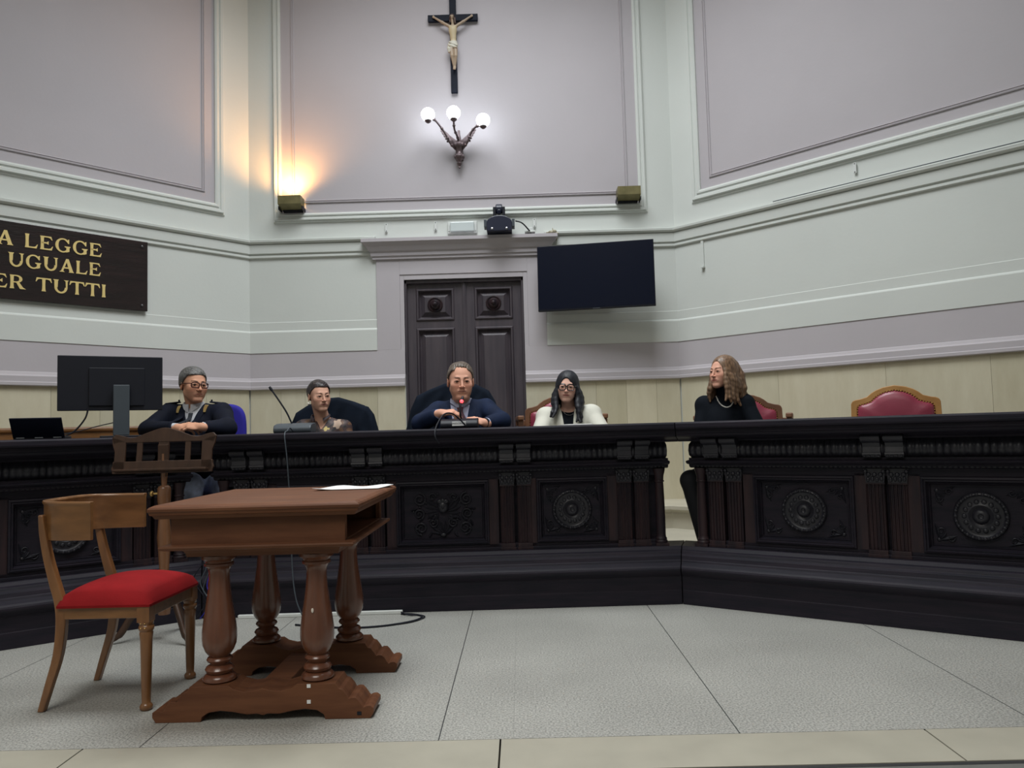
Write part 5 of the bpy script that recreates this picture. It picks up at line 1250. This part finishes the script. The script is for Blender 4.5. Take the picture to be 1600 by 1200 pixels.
# ---- 3 the man in the middle
H = Head((-0.398,5.195,1.403), rotm(math.radians(10), math.radians(4), 0.0), 1.05)
def hands_man(f, q):
    hand(f, q.W1, q.W1+A([0.098,-0.02,0.010]), (0.12,-0.35,0.9), 0.6, -1, 1.0, 1.0, curls=(0.80,0.62,0.72,0.80), thumb=(0.9,0.7))
    hand(f, q.W2, q.W2+A([-0.09,-0.02,0.026]), (-0.05,-0.5,0.8), 0.5, 1, 0.95, 0.96, curls=(0.45,0.5,0.55,0.6))
q = make_person('man in dark blue suit and maroon tie at the centre in front of the door', (-0.40,5.28,PZ), H,
    (-0.400,5.285,1.243), (-0.560,5.27,1.205), (-0.232,5.25,1.212), (-0.395,5.27,1.08), (-0.395,5.36,0.82), (-0.660,5.09,1.130), (-0.515,4.955,1.186), (-0.125,5.09,1.130), (-0.228,4.955,1.118),
    chest=(0.180,0.125,0.20), belly=(0.185,0.145,0.15), neck_r=0.058, heavy=1.0, skin=((0.64,0.34,0.24),(0.36,0.13,0.11),(0.08,0.055,0.045)), hands=hands_man, gaze=(0.1,0.0), arm=(0.047,0.038,0.028))
man = q
sh_ = garment(q, 'shirt', M_bshirt, 0.004, sleeve=0.030, neckcut=0.056, bottom=0.62)
jk = garment(q, 'suit_jacket', M_suit, 0.017, sleeve=0.052, vee=(0.072,1.285-PZ,0.040,1.09-PZ,-0.006,0.03), neckcut=0.070, bottom=0.5, wr=0.0020)
ringcollar(q, 'shirt_collar', M_bshirt, 0.066, 0.022, gap=0.12, hgt=0.012, lift=-0.004)
MB().ball((q.N[0]-0.004, q.N[1]-0.094, 1.225-PZ), (0.018,0.012,0.016), 12, 8).build('tie_knot', M_tie, q.root, smooth=True)
strip(jk, [(-0.078,1.285-PZ),(-0.115,1.22-PZ),(-0.098,1.16-PZ),(-0.055,1.08-PZ)], [(-0.070,1.290-PZ),(-0.066,1.22-PZ),(-0.054,1.16-PZ),(-0.040,1.08-PZ)], 4, 0.004, 0.007, 'lapel', M_suit, q.root)
strip(jk, [(0.058,1.290-PZ),(0.054,1.22-PZ),(0.044,1.16-PZ),(0.034,1.08-PZ)], [(0.068,1.285-PZ),(0.105,1.22-PZ),(0.090,1.16-PZ),(0.050,1.08-PZ)], 4, 0.004, 0.007, 'lapel', M_suit, q.root)
strip(sh_, [(-0.028,1.236-PZ),(-0.022,1.200-PZ),(-0.044,1.14-PZ),(-0.054,1.06-PZ)], [(0.020,1.236-PZ),(0.016,1.200-PZ),(0.042,1.14-PZ),(0.054,1.06-PZ)], 4, 0.012, 0.010, 'necktie', M_tie, q.root)
f = short_hair(H, q.root, H.c-0.15, H.c+0.15, M_hbrowngrey, front=0.092, side=-0.004, back=-0.06, vol=0.75, temple=0.030, seed=9); f.build('hair', M_hbrowngrey, q.root)
cuffs(q, M_bshirt, 0.032)
w_ = q.W2; dd = (q.W2-q.E2)/np.linalg.norm(q.W2-q.E2); MB().tube([w_-dd*0.010, w_+dd*0.006], 0.033, 18).build('wrist_watch', M_black, q.root, smooth=30)
trousers(q, M_suit, (-0.50,4.97,0.77), (-0.49,5.05,0.34), (-0.29,4.97,0.77), (-0.30,5.05,0.34))
# ---- 4 woman in the ivory jacket
H = Head((0.328,5.30,1.351), rotm(math.radians(-7), math.radians(3), math.radians(5)), 0.885)
q = make_person('woman with long black hair, big black glasses and an ivory jacket', (0.33,5.34,PZ), H,
    (0.336,5.36,1.178), (0.180,5.36,1.150), (0.492,5.35,1.160), (0.336,5.36,1.02), (0.336,5.42,0.79), (0.115,5.22,1.00), (0.26,5.02,0.92), (0.565,5.20,1.00), (0.42,5.02,0.92),
    chest=(0.150,0.112,0.18), belly=(0.150,0.12,0.13), neck_r=0.045, fem=True, skin=((0.67,0.40,0.31),(0.40,0.12,0.11),(0.02,0.015,0.015)), arm=(0.045,0.037,0.024),
    hands=lambda f, q: (hand(f, q.W1, q.W1+A([0.08,-0.04,-0.02]), (0,-0.3,1), 0.4, -1, 0.9, 0.85), hand(f, q.W2, q.W2+A([-0.08,-0.04,-0.02]), (0,-0.3,1), 0.4, 1, 0.9, 0.85)))
tpk = garment(q, 'black_top', M_blackcloth, 0.004, sleeve=None, neckcut=0.060, bottom=0.5)
jk = garment(q, 'ivory_jacket', M_ivory, 0.018, sleeve=0.01, vee=(0.047,1.215-PZ,0.026,1.06-PZ,-0.004,0.03), neckcut=0.064, bottom=0.5, wr=0.0012)
strip(jk, [(-0.062,1.235-PZ),(-0.097,1.19-PZ),(-0.085,1.15-PZ),(-0.045,1.07-PZ)], [(-0.052,1.235-PZ),(-0.046,1.19-PZ),(-0.039,1.15-PZ),(-0.029,1.07-PZ)], 4, 0.004, 0.007, 'lapel', M_ivory, q.root)
strip(jk, [(0.044,1.235-PZ),(0.038,1.19-PZ),(0.031,1.15-PZ),(0.021,1.07-PZ)], [(0.056,1.235-PZ),(0.090,1.19-PZ),(0.080,1.15-PZ),(0.037,1.07-PZ)], 4, 0.004, 0.007, 'lapel', M_ivory, q.root)
f = SDF(H.c-A([0.19,0.21,0.31]), H.c+A([0.19,0.17,0.16]), 0.003)
H.ell(f, (0,0.022,0.042), (0.087,0.108,0.094), 0.01); H.ell(f, (0,0.020,-0.01), (0.093,0.095,0.085), 0.03)
r6 = random.Random(4)
for sx in (-1, 1):
    for j in range(8):
        y0 = -0.035+0.020*j; ph = r6.uniform(0,6); ln = 0.235 if sx < 0 else 0.255
        pts = []; rs = []
        for i in range(10):
            t = i/9; z = 0.070-ln*1.28*t; x = sx*(0.034+0.054*min(1, t*2.4)**0.7+0.016*max(0, t-0.3)+0.014*math.sin(t*12+ph)*t)*max(0.5, 1-((y0-0.02)/0.13)**2)
            if sx > 0: x += 0.006+0.012*min(1, t*2)
            y = y0*(1-0.2*t)-0.012*t-(0.085*max(0, t-0.45)/0.55 if j < 5 else 0)+0.012*math.sin(t*10+ph)*t; 
            if t < 0.3 and j < 2: y = y0-0.030*(1-t/0.3)*0+0.0
            pts.append((x, y, z)); rs.append((0.012+0.008*min(1, t*4)+0.003*math.sin(PI*t))*(1-0.62*max(0, t-0.65)/0.35))
        H.ch(f, pts, rs, 0.005)
for j in range(5):
    pts = [(0.030*(j-2)*(0.8),0.080,0.06),(0.046*(j-2)*0.8,0.100,-0.02),(0.06*(j-2)*0.8,0.100,-0.12),(0.06*(j-2)*0.8,0.09,-0.17)]; H.ch(f, pts, [0.022,0.024,0.022,0.012], 0.012)
# open the face: parted at the centre-left
H.ell(f, (0.000,-0.098,-0.035), (0.058,0.060,0.088), 0.006, 's'); H.ell(f, (-0.008,-0.095,0.030), (0.034,0.050,0.045), 0.006, 's')
f.build('long_black_hair', M_hblack, q.root)
glasses(H, q.root, M_specs2, 0.0262, 0.0225, 0.0318, 0.0042)
nk = MB()
for i in range(21):
    a = -PI+PI*i/20; p = A([0.006+0.040*math.cos(a), 0, 1.205-PZ+0.036*math.sin(a)-0.010]); y = tpk.front(p[0], p[2]); y = (y if y is not None else -0.05)
    nk.ball((p[0], y-0.004, p[2]), 0.0028, 6, 5)
nk.build('necklace', M_chrome, q.root, smooth=True, doubles=False)
trousers(q, M_darktr, (0.25,5.00,0.76), (0.27,5.06,0.34), (0.43,5.00,0.76), (0.41,5.06,0.34))
# ---- 5 woman in black turtleneck, in three-quarter profile to the left
H = Head((1.322,5.01,1.404), rotm(math.radians(-58), math.radians(-1), 0.0), 0.875)
q = make_person('woman with long light brown hair, black turtleneck and pearl necklace, behind the right wing', (1.36,5.08,PZ), H,
    (1.350,5.07,1.222), (1.225,5.125,1.196), (1.458,5.015,1.196), (1.338,5.08,1.05), (1.40,5.16,0.79), (1.17,5.07,0.98), (1.22,4.90,0.92), (1.53,4.92,0.99), (1.38,4.83,0.92),
    chest=(0.135,0.108,0.18), belly=(0.15,0.12,0.13), neck_r=0.045, tw=math.radians(-25), fem=True, skin=((0.67,0.36,0.26),(0.42,0.13,0.11),(0.06,0.035,0.02)), arm=(0.044,0.036,0.024), gaze=(-0.1,0.0),
    hands=lambda f, q: (hand(f, q.W1, q.W1+A([0.05,-0.06,-0.03]), (0,-0.3,1), 0.4, -1, 0.9, 0.85), hand(f, q.W2, q.W2+A([-0.07,-0.05,-0.03]), (0,-0.3,1), 0.4, 1, 0.9, 0.85)))
tj = garment(q, 'black_turtleneck', M_blackcloth, 0.010, sleeve=0.015, bottom=0.5, wr=0.0008, extra=lambda f: f.rc(q.N, q.H.w((0,0.024,-0.088)), 0.058, 0.052, 0.02))
f = SDF(H.c-A([0.22,0.22,0.30]), H.c+A([0.22,0.22,0.15]), 0.003)
H.ell(f, (0,0.026,0.040), (0.086,0.106,0.094), 0.01); H.ell(f, (0,0.035,-0.015), (0.097,0.092,0.085), 0.03)
for sx in (-1, 1):
    for j in range(9):
        y0 = -0.040+0.020*j; ph = r6.uniform(0,6); pts = []; rs = []
        for i in range(10):
            t = i/9; z = 0.072-(0.285+0.012*((j*5)%4))*t; x = sx*(0.032+0.055*min(1, t*2.4)**0.7+0.026*max(0, t-0.4)+0.008*math.sin(t*11+ph)*t)*max(0.55, 1-((y0-0.02)/0.15)**2); y = y0*(1+0.1*t)+0.012*t+0.012*math.sin(t*9+ph)*t+(0.030*(t-0.7)/0.3 if t > 0.7 else 0)*j*0.35-(0.06*max(0, t-0.5) if j < 3 else 0)
            pts.append((x, y, z)); rs.append((0.012+0.008*min(1, t*4)+0.003*math.sin(PI*t))*(1-0.6*max(0, t-0.7)/0.3))
        H.ch(f, pts, rs, 0.008)
for j in range(5):
    a = (j-2)*0.030; H.ch(f, [(a*0.8,0.084,0.06),(a*1.3,0.108,-0.02),(a*1.6,0.112,-0.12),(a*1.6,0.108,-0.19)], [0.024,0.026,0.024,0.012], 0.010)
H.ell(f, (0.000,-0.100,-0.035), (0.062,0.072,0.098), 0.006, 's'); H.ell(f, (0.004,-0.095,0.035), (0.040,0.054,0.050), 0.006, 's')
f.build('long_brown_hair', M_hlight, q.root)
nk = MB(); r_ = q.R
for i in range(25):
    a = -PI+PI*i/24; lx = -0.022+0.054*math.cos(a); p = q.N+r_[:,0]*lx-r_[:,1]*(-0.01)+A([0,0,0.028+0.074*math.sin(a)]); y = tj.front(p[0], p[2])
    if y is None: continue
    nk.ball((p[0], y-0.004, p[2]), 0.0048, 8, 6)
nk.build('pearl_necklace', M_pearl, q.root, smooth=True, doubles=False)
trousers(q, M_darktr, (1.075,4.97,0.715), (1.150,4.99,0.32), (1.30,4.82,0.74), (1.33,4.93,0.32), rk=0.062)
# ---- the carved figure on the cross
f = SDF((-0.21,-0.11,0.16), (0.21,0.0,0.74), 0.0024)
c = 0.0
f.ell((0,-0.052,0.555), (0.036,0.022,0.050), None, 0.01); f.ell((0.002,-0.050,0.490), (0.028,0.020,0.045), None, 0.02); f.ell((0.003,-0.050,0.435), (0.034,0.024,0.034), None, 0.015)
for sx in (-1,1):
    f.chain([(sx*0.028,-0.052,0.588),(sx*0.092,-0.050,0.630),(sx*0.160,-0.045,0.678)], [0.014,0.0105,0.008], 0.01); f.ell((sx*0.170,-0.043,0.686), (0.011,0.007,0.012), None, 0.004)
f.rc((0,-0.052,0.60), (-0.004,-0.060,0.640), 0.012, 0.012, 0.008); f.ell((-0.006,-0.066,0.668), (0.019,0.022,0.026), rotm(0.2,0.3,0.2), 0.006); f.ell((-0.004,-0.056,0.672), (0.024,0.022,0.028), rotm(0.2,0.3,0.2), 0.004)
f.rc((0.018,-0.055,0.66), (0.022,-0.058,0.615), 0.010, 0.007, 0.004); f.rc((-0.022,-0.056,0.66), (-0.024,-0.058,0.625), 0.008, 0.006, 0.004)
f.ell((0.003,-0.054,0.415), (0.040,0.028,0.036), None, 0.006); f.chain([(-0.036,-0.062,0.42),(-0.040,-0.06,0.385),(-0.038,-0.058,0.350)], [0.012,0.012,0.007], 0.006); f.chain([(-0.03,-0.075,0.435),(0.035,-0.078,0.405)], [0.008,0.008], 0.004); f.chain([(-0.034,-0.074,0.41),(0.03,-0.078,0.385)], [0.008,0.008], 0.004)
f.chain([(-0.016,-0.055,0.40),(-0.010,-0.072,0.310),(0.004,-0.048,0.225)], [0.020,0.0145,0.009], 0.006); f.chain([(0.020,-0.055,0.40),(0.022,-0.070,0.310),(0.012,-0.044,0.225)], [0.020,0.0145,0.009], 0.004)
f.rc((0.004,-0.050,0.222), (0.002,-0.066,0.196), 0.009, 0.007, 0.004); f.rc((0.013,-0.046,0.222), (0.012,-0.060,0.198), 0.009, 0.007, 0.004)
def corp_col(P):
    x, y, z = P.T; C = np.tile([0.36,0.27,0.19], (len(P),1)); C[(z > 0.45)&(z < 0.59)&(np.abs(x) < 0.035)] = (0.48,0.39,0.24); C[(z > 0.352)&(z < 0.452)&((z > 0.385)|(x < -0.02))] = (0.55,0.53,0.45)
    C[(z > 0.645)&((y > -0.070)|(z > 0.676)|(x > 0.010)|(x < -0.024))&(np.abs(x) < 0.04)] = (0.05,0.03,0.026); C[(np.abs(x) > 0.012)&(np.abs(x) < 0.035)&(z > 0.61)&(z < 0.67)&(y < -0.04)] = (0.08,0.045,0.035); return C
f.build('corpus', M_corpus, crs, col=corp_col)
# ------------------------------------------------------------------ seats behind the bench
def throne(label, loc, rz, frame_m, arms_=True, sh=0.0, dp=0.48):
    c = thing('upholstered_armchair', label, 'chair', loc, rz, 'burgundy leather carved armchairs')
    out = [(-0.245,0.0),(-0.242,0.33),(-0.240,0.395),(-0.232,0.412),(-0.215,0.420),(-0.190,0.424),(-0.150,0.436),(-0.125,0.458),(-0.100,0.474),(-0.06,0.490),(0.0,0.500)]
    out = out+[(-x, z) for x, z in out[::-1]][1:]
    zc = 0.25; inn = []
    for x, z in out:
        inn.append((x*0.865, min(z, 0.5)-0.030 if z > 0.2 else z+0.03))
    zb = 0.51
    f = MB(); n = len(out); vs = []; fs = []
    for yy in (-0.018, 0.020):
        vs += [(x, yy, zb+z) for x, z in out]+[(x, yy, zb+z) for x, z in inn]
    for i in range(n-1):
        fs.append((i, i+1, n+i+1, n+i)); fs.append((2*n+i, 3*n+i, 3*n+i+1, 2*n+i+1)); fs.append((i, 2*n+i, 2*n+i+1, i+1)); fs.append((n+i, n+i+1, 3*n+i+1, 3*n+i))
    fs += [(0,n,3*n,2*n), (n-1,3*n-1,4*n-1,2*n-1)]
    f.add(vs, fs).box(-0.245,0.245,-0.018,0.020,zb-0.02,zb+0.04)
    f.build('back_frame', frame_m, c, bevel=0.004, doubles=False)
    # padded leather
    vs = []; fs = []; m = len(inn); L = [(1.0,-0.010),(0.97,-0.022),(0.90,-0.032),(0.75,-0.040),(0.45,-0.045),(0.0,-0.046)]
    for k, y in L: vs += [(x*k, y, zb+zc+(z-zc)*k) for x, z in inn]
    for a in range(len(L)-1):
        for i in range(m): i2 = (i+1)%m; fs.append((a*m+i, a*m+i2, (a+1)*m+i2, (a+1)*m+i))
    bp_ = MB().add(vs, fs).build('back_pad', M_leather, c, smooth=60)
    st = MB(); P = bez([(x*0.985, -0.020, zb+z-0.002) for x, z in inn], 12)
    acc = 0; last = P[0]
    for p in P:
        if (p-last).length >= 0.0135 or p is P[0]: st.ball(tuple(p), 0.0042, 6, 4); last = p
    st.build('stud_trim', M_stud, bp_, smooth=True, doubles=False)
    MB().box(-0.25,0.25,-dp,0.0,0.38+sh,0.43+sh).build('seat_frame', frame_m, c, bevel=0.006)
    MB().box(-0.235,0.235,-dp+0.01,-0.02,0.43+sh,0.475+sh).build('seat_pad', M_leather, c, bevel=0.018, bseg=3)
    for x in (-0.245,0.205):
        for y in (-dp+0.01,-0.03): MB().box(x,x+0.04,y,y+0.04,0.0,0.38+sh).build('leg', frame_m, c, bevel=0.004)
    MB().box(-0.245,-0.205,-0.018,0.020,0.42+sh,zb).build('back_post', frame_m, c, bevel=0.004); MB().box(0.205,0.245,-0.018,0.020,0.42+sh,zb).build('back_post', frame_m, c, bevel=0.004)
    if arms_:
        for sx in (-1,1):
            MB().box(sx*0.29-0.022, sx*0.29+0.022, -0.36,0.02,0.835,0.868).build('armrest', frame_m, c, bevel=0.008); MB().box(sx*0.29-0.018, sx*0.29+0.018, -0.34,-0.30,0.38+sh,0.835).build('arm_post', frame_m, c, bevel=0.004)
            MB().box(min(sx*0.235,sx*0.31), max(sx*0.235,sx*0.31), -0.01,0.03,0.80,0.84).build('arm_joint', frame_m, c, bevel=0.003); MB().box(min(sx*0.24,sx*0.305), max(sx*0.24,sx*0.305), -0.345,-0.295,0.385+sh,0.425+sh).build('arm_joint', frame_m, c, bevel=0.003)
    return c
throne('empty golden oak armchair with burgundy leather back behind the right wing', (2.240,4.63,PZ), math.radians(-27), M_oak, arms_=False, dp=0.40)
throne('walnut armchair with burgundy back behind the woman in the ivory jacket', (0.275,5.66,PZ+0.035), math.radians(3), M_walnut, sh=-0.115)
throne('walnut armchair with burgundy back behind the woman in the turtleneck', (1.56,5.36,PZ-0.0), math.radians(-20), M_walnut, sh=-0.085)
# blue office chair
oc = thing('office_chair', 'office chair with royal blue back behind the uniformed man', 'chair', (-2.20,5.50,PZ), math.radians(8))
ob = SDF((-0.27,-0.08,0.50), (0.27,0.12,1.10), 0.006)
def bfn(X, Y, Z):
    z = (Z-0.79); w = 0.225-0.03*np.clip(-z/0.25,0,1); qx = np.abs(X)/w; qz = np.abs(z)/0.262; r = (qx**4.5+qz**4.5)**(1/4.5); d2 = (r-1)*0.2; yy = Y-0.25*X*X*0-0.02; dy = np.abs(yy)-0.030
    return np.sqrt(np.maximum(d2+0.02,0)**2+np.maximum(dy+0.02,0)**2)+np.minimum(np.maximum(d2+0.02,dy+0.02),0)-0.02
ob.put((-0.25,-0.05,0.52),(0.25,0.08,1.06), bfn, 0.004); ob.build('backrest', M_blue, oc)
ob = SDF((-0.27,-0.52,0.34), (0.27,0.02,0.52), 0.006); ob.ell((0,-0.25,0.375), (0.235,0.23,0.045), None, 0.004); ob.build('seat', M_blue, oc)
MB().box(-0.03,0.03,0.03,0.06,0.38,0.75).build('back_stem', M_black, oc, bevel=0.004)
MB().box(-0.03,0.03,-0.25,0.06,0.31,0.335).build('seat_bracket', M_black, oc, bevel=0.003)
MB().lathe([(0.03,0.06),(0.03,0.20),(0.02,0.22),(0.02,0.335)], (0,-0.22,0), 16).build('gas_column', M_black, oc, smooth=40)
for k in range(5):
    a = 2*PI*k/5+0.3; MB().tube([(0,-0.22,0.085),(0.24*math.cos(a),-0.22+0.24*math.sin(a),0.062)], [0.022,0.014], 8).build('base_arm', M_black, oc, smooth=40)
    MB().ball((0.25*math.cos(a),-0.22+0.25*math.sin(a),0.027), (0.025,0.025,0.027), 10, 8).build('caster', M_black, oc, smooth=True)
# two dark padded chairs with coats thrown over their backs
def padded(label, loc, rz, ht):
    c = thing('padded_chair', label, 'chair', loc, rz)
    MB().box(-0.22,0.22,-0.015,0.035,0.39,ht).build('backrest', M_leather, c, bevel=0.02, bseg=3); MB().box(-0.235,0.235,-0.46,0.0,0.33,0.395).build('seat', M_leather, c, bevel=0.02, bseg=3)
    for x in (-0.22,0.18):
        for y in (-0.44,-0.05): MB().box(x,x+0.04,y,y+0.04,0,0.33).build('leg', M_walnut, c, bevel=0.004)
    return c
def coat(label, loc, rz, top, drop, name='coat'):
    """top: outline [(x,z)] of the shoulders of the draped cloth, relative to loc"""
    xs = np.array([p[0] for p in top]); zs = np.array([p[1] for p in top]); zb = drop
    f = SDF((xs.min()-0.06,-0.14,zb-0.04), (xs.max()+0.06,0.14,zs.max()+0.06), 0.005)
    def fn(X, Y, Z):
        zt = np.interp(X.ravel(), xs, zs).reshape(X.shape); sl = np.interp(X.ravel(), xs, np.abs(np.gradient(zs, xs))).reshape(X.shape)
        dz = (Z-zt)/np.sqrt(1+sl*sl); dx = np.maximum(xs.min()-X, X-xs.max()); d2 = np.maximum(np.maximum(dz, dx), zb-Z)
        fold = 0.007*np.sin(X*60+5*np.sin(Z*9))+0.005*np.sin(X*31-Z*22)
        t = np.clip((zt-Z)/0.25, 0, 1); th = 0.050+0.030*t; dy = np.abs(Y+0.01)-th+fold*t
        r = 0.03; a = np.maximum(d2+r, 0); b = np.maximum(dy+r, 0); return (np.sqrt(a*a+b*b)+np.minimum(np.maximum(d2+r, dy+r), 0)-r).astype(np.float32)
    f.put(f.lo, f.lo+f.n*f.h, fn, 0.004)
    # hollow it so it drapes over the chair back
    f.put((xs.min()+0.03,-0.03,zb-0.1), (xs.max()-0.03,0.05,zs.max()), lambda X, Y, Z: np.maximum(np.maximum(np.abs(X-(xs.min()+xs.max())/2)-0.227, np.abs(Y-0.010)-0.032), Z-(np.interp(0,[0],[0])+COATZ[0]))+0*X, 0.003, 's')
    o = f.build(name, M_coat); o.location = loc; o.rotation_euler = (0,0,rz); return tag(o, label, 'coat', None)
COATZ = [1.0]
padded('padded chair covered by a dark coat behind the woman in the patterned blouse', (-1.36,5.62,PZ), 0, 1.005)
COATZ[0] = 1.010
coat('dark navy coat draped over the chair behind the woman in the patterned blouse', (-1.36,5.62,PZ), 0, [(-0.315,0.80),(-0.305,0.90),(-0.27,0.975),(-0.18,1.030),(-0.05,1.075),(0.04,1.080),(0.15,1.045),(0.25,1.005),(0.29,0.95),(0.325,0.82)], 0.55)
padded('padded chair covered by a dark coat behind the man in the blue suit', (-0.47,5.66,PZ), 0, 1.045)
COATZ[0] = 1.050
coat('dark navy coat draped over the chair behind the man in the blue suit', (-0.47,5.66,PZ), 0, [(-0.375,0.80),(-0.33,0.98),(-0.285,1.075),(-0.20,1.115),(-0.08,1.160),(0.05,1.175),(0.15,1.150),(0.245,1.100),(0.29,1.02),(0.35,0.80)], 0.55)
# ------------------------------------------------------------------ light and camera
def area(name, loc, size, power, col=(1,1,1), rot=(0,0,0), sy=None):
    l = bpy.data.lights.new(name, 'AREA'); l.energy = power; l.color = col; l.size = size
    l.spread = math.radians(135)
    if sy: l.shape = 'RECTANGLE'; l.size_y = sy
    o = bpy.data.objects.new(name, l); COL.objects.link(o); o.location = loc; o.rotation_euler = rot; return o
area('ceiling_light', (-0.2,3.9,HC-0.12), 2.6, 178, (0.94,0.98,1.0))
area('ceiling_light', (-1.6,-1.8,HC-0.12), 3.4, 195, (1.0,0.965,0.90))
sp = bpy.data.lights.new('uplight_beam', 'SPOT'); sp.energy = 36; sp.color = (1.0,0.47,0.14); sp.spot_size = math.radians(150); sp.spot_blend = 1.0; sp.shadow_soft_size = 0.05
so = bpy.data.objects.new('uplight_beam', sp); COL.objects.link(so); so.location = (-1.945, D-0.13, 3.165)
so.rotation_euler = Vector((-0.05,0.10,1)).to_track_quat('-Z','Y').to_euler()
w = bpy.data.worlds.new('World'); SC.world = w; w.use_nodes = True
w.node_tree.nodes['Background'].inputs[0].default_value = (0.5,0.5,0.5,1); w.node_tree.nodes['Background'].inputs[1].default_value = 0.02
cam = bpy.data.cameras.new('camera'); co = bpy.data.objects.new('camera', cam); COL.objects.link(co); SC.camera = co
cam.sensor_width = 36; cam.lens = 36*1203.76/1600; cam.clip_start = 0.05
yaw, pit, rol = -9.7777e-3, 6.12078e-2, 2.75455e-2
f = Vector((math.sin(yaw)*math.cos(pit), math.cos(yaw)*math.cos(pit), math.sin(pit))); r = Vector((math.cos(yaw), -math.sin(yaw), 0)); u = r.cross(f)
c_, s_ = math.cos(rol), math.sin(rol); r2 = r*c_-u*s_; u2 = r*s_+u*c_
co.matrix_world = Matrix(((r2.x,u2.x,-f.x,0),(r2.y,u2.y,-f.y,0),(r2.z,u2.z,-f.z,1.06),(0,0,0,1)))
vs_ = SC.view_settings; vs_.view_transform = 'Standard'; vs_.look = 'None'; vs_.gamma = 1; vs_.use_curve_mapping = False; vs_.exposure = 0.22
SC.cycles.max_bounces = 6; SC.cycles.diffuse_bounces = 4
try: SC.cycles.use_denoising = True
except Exception: pass
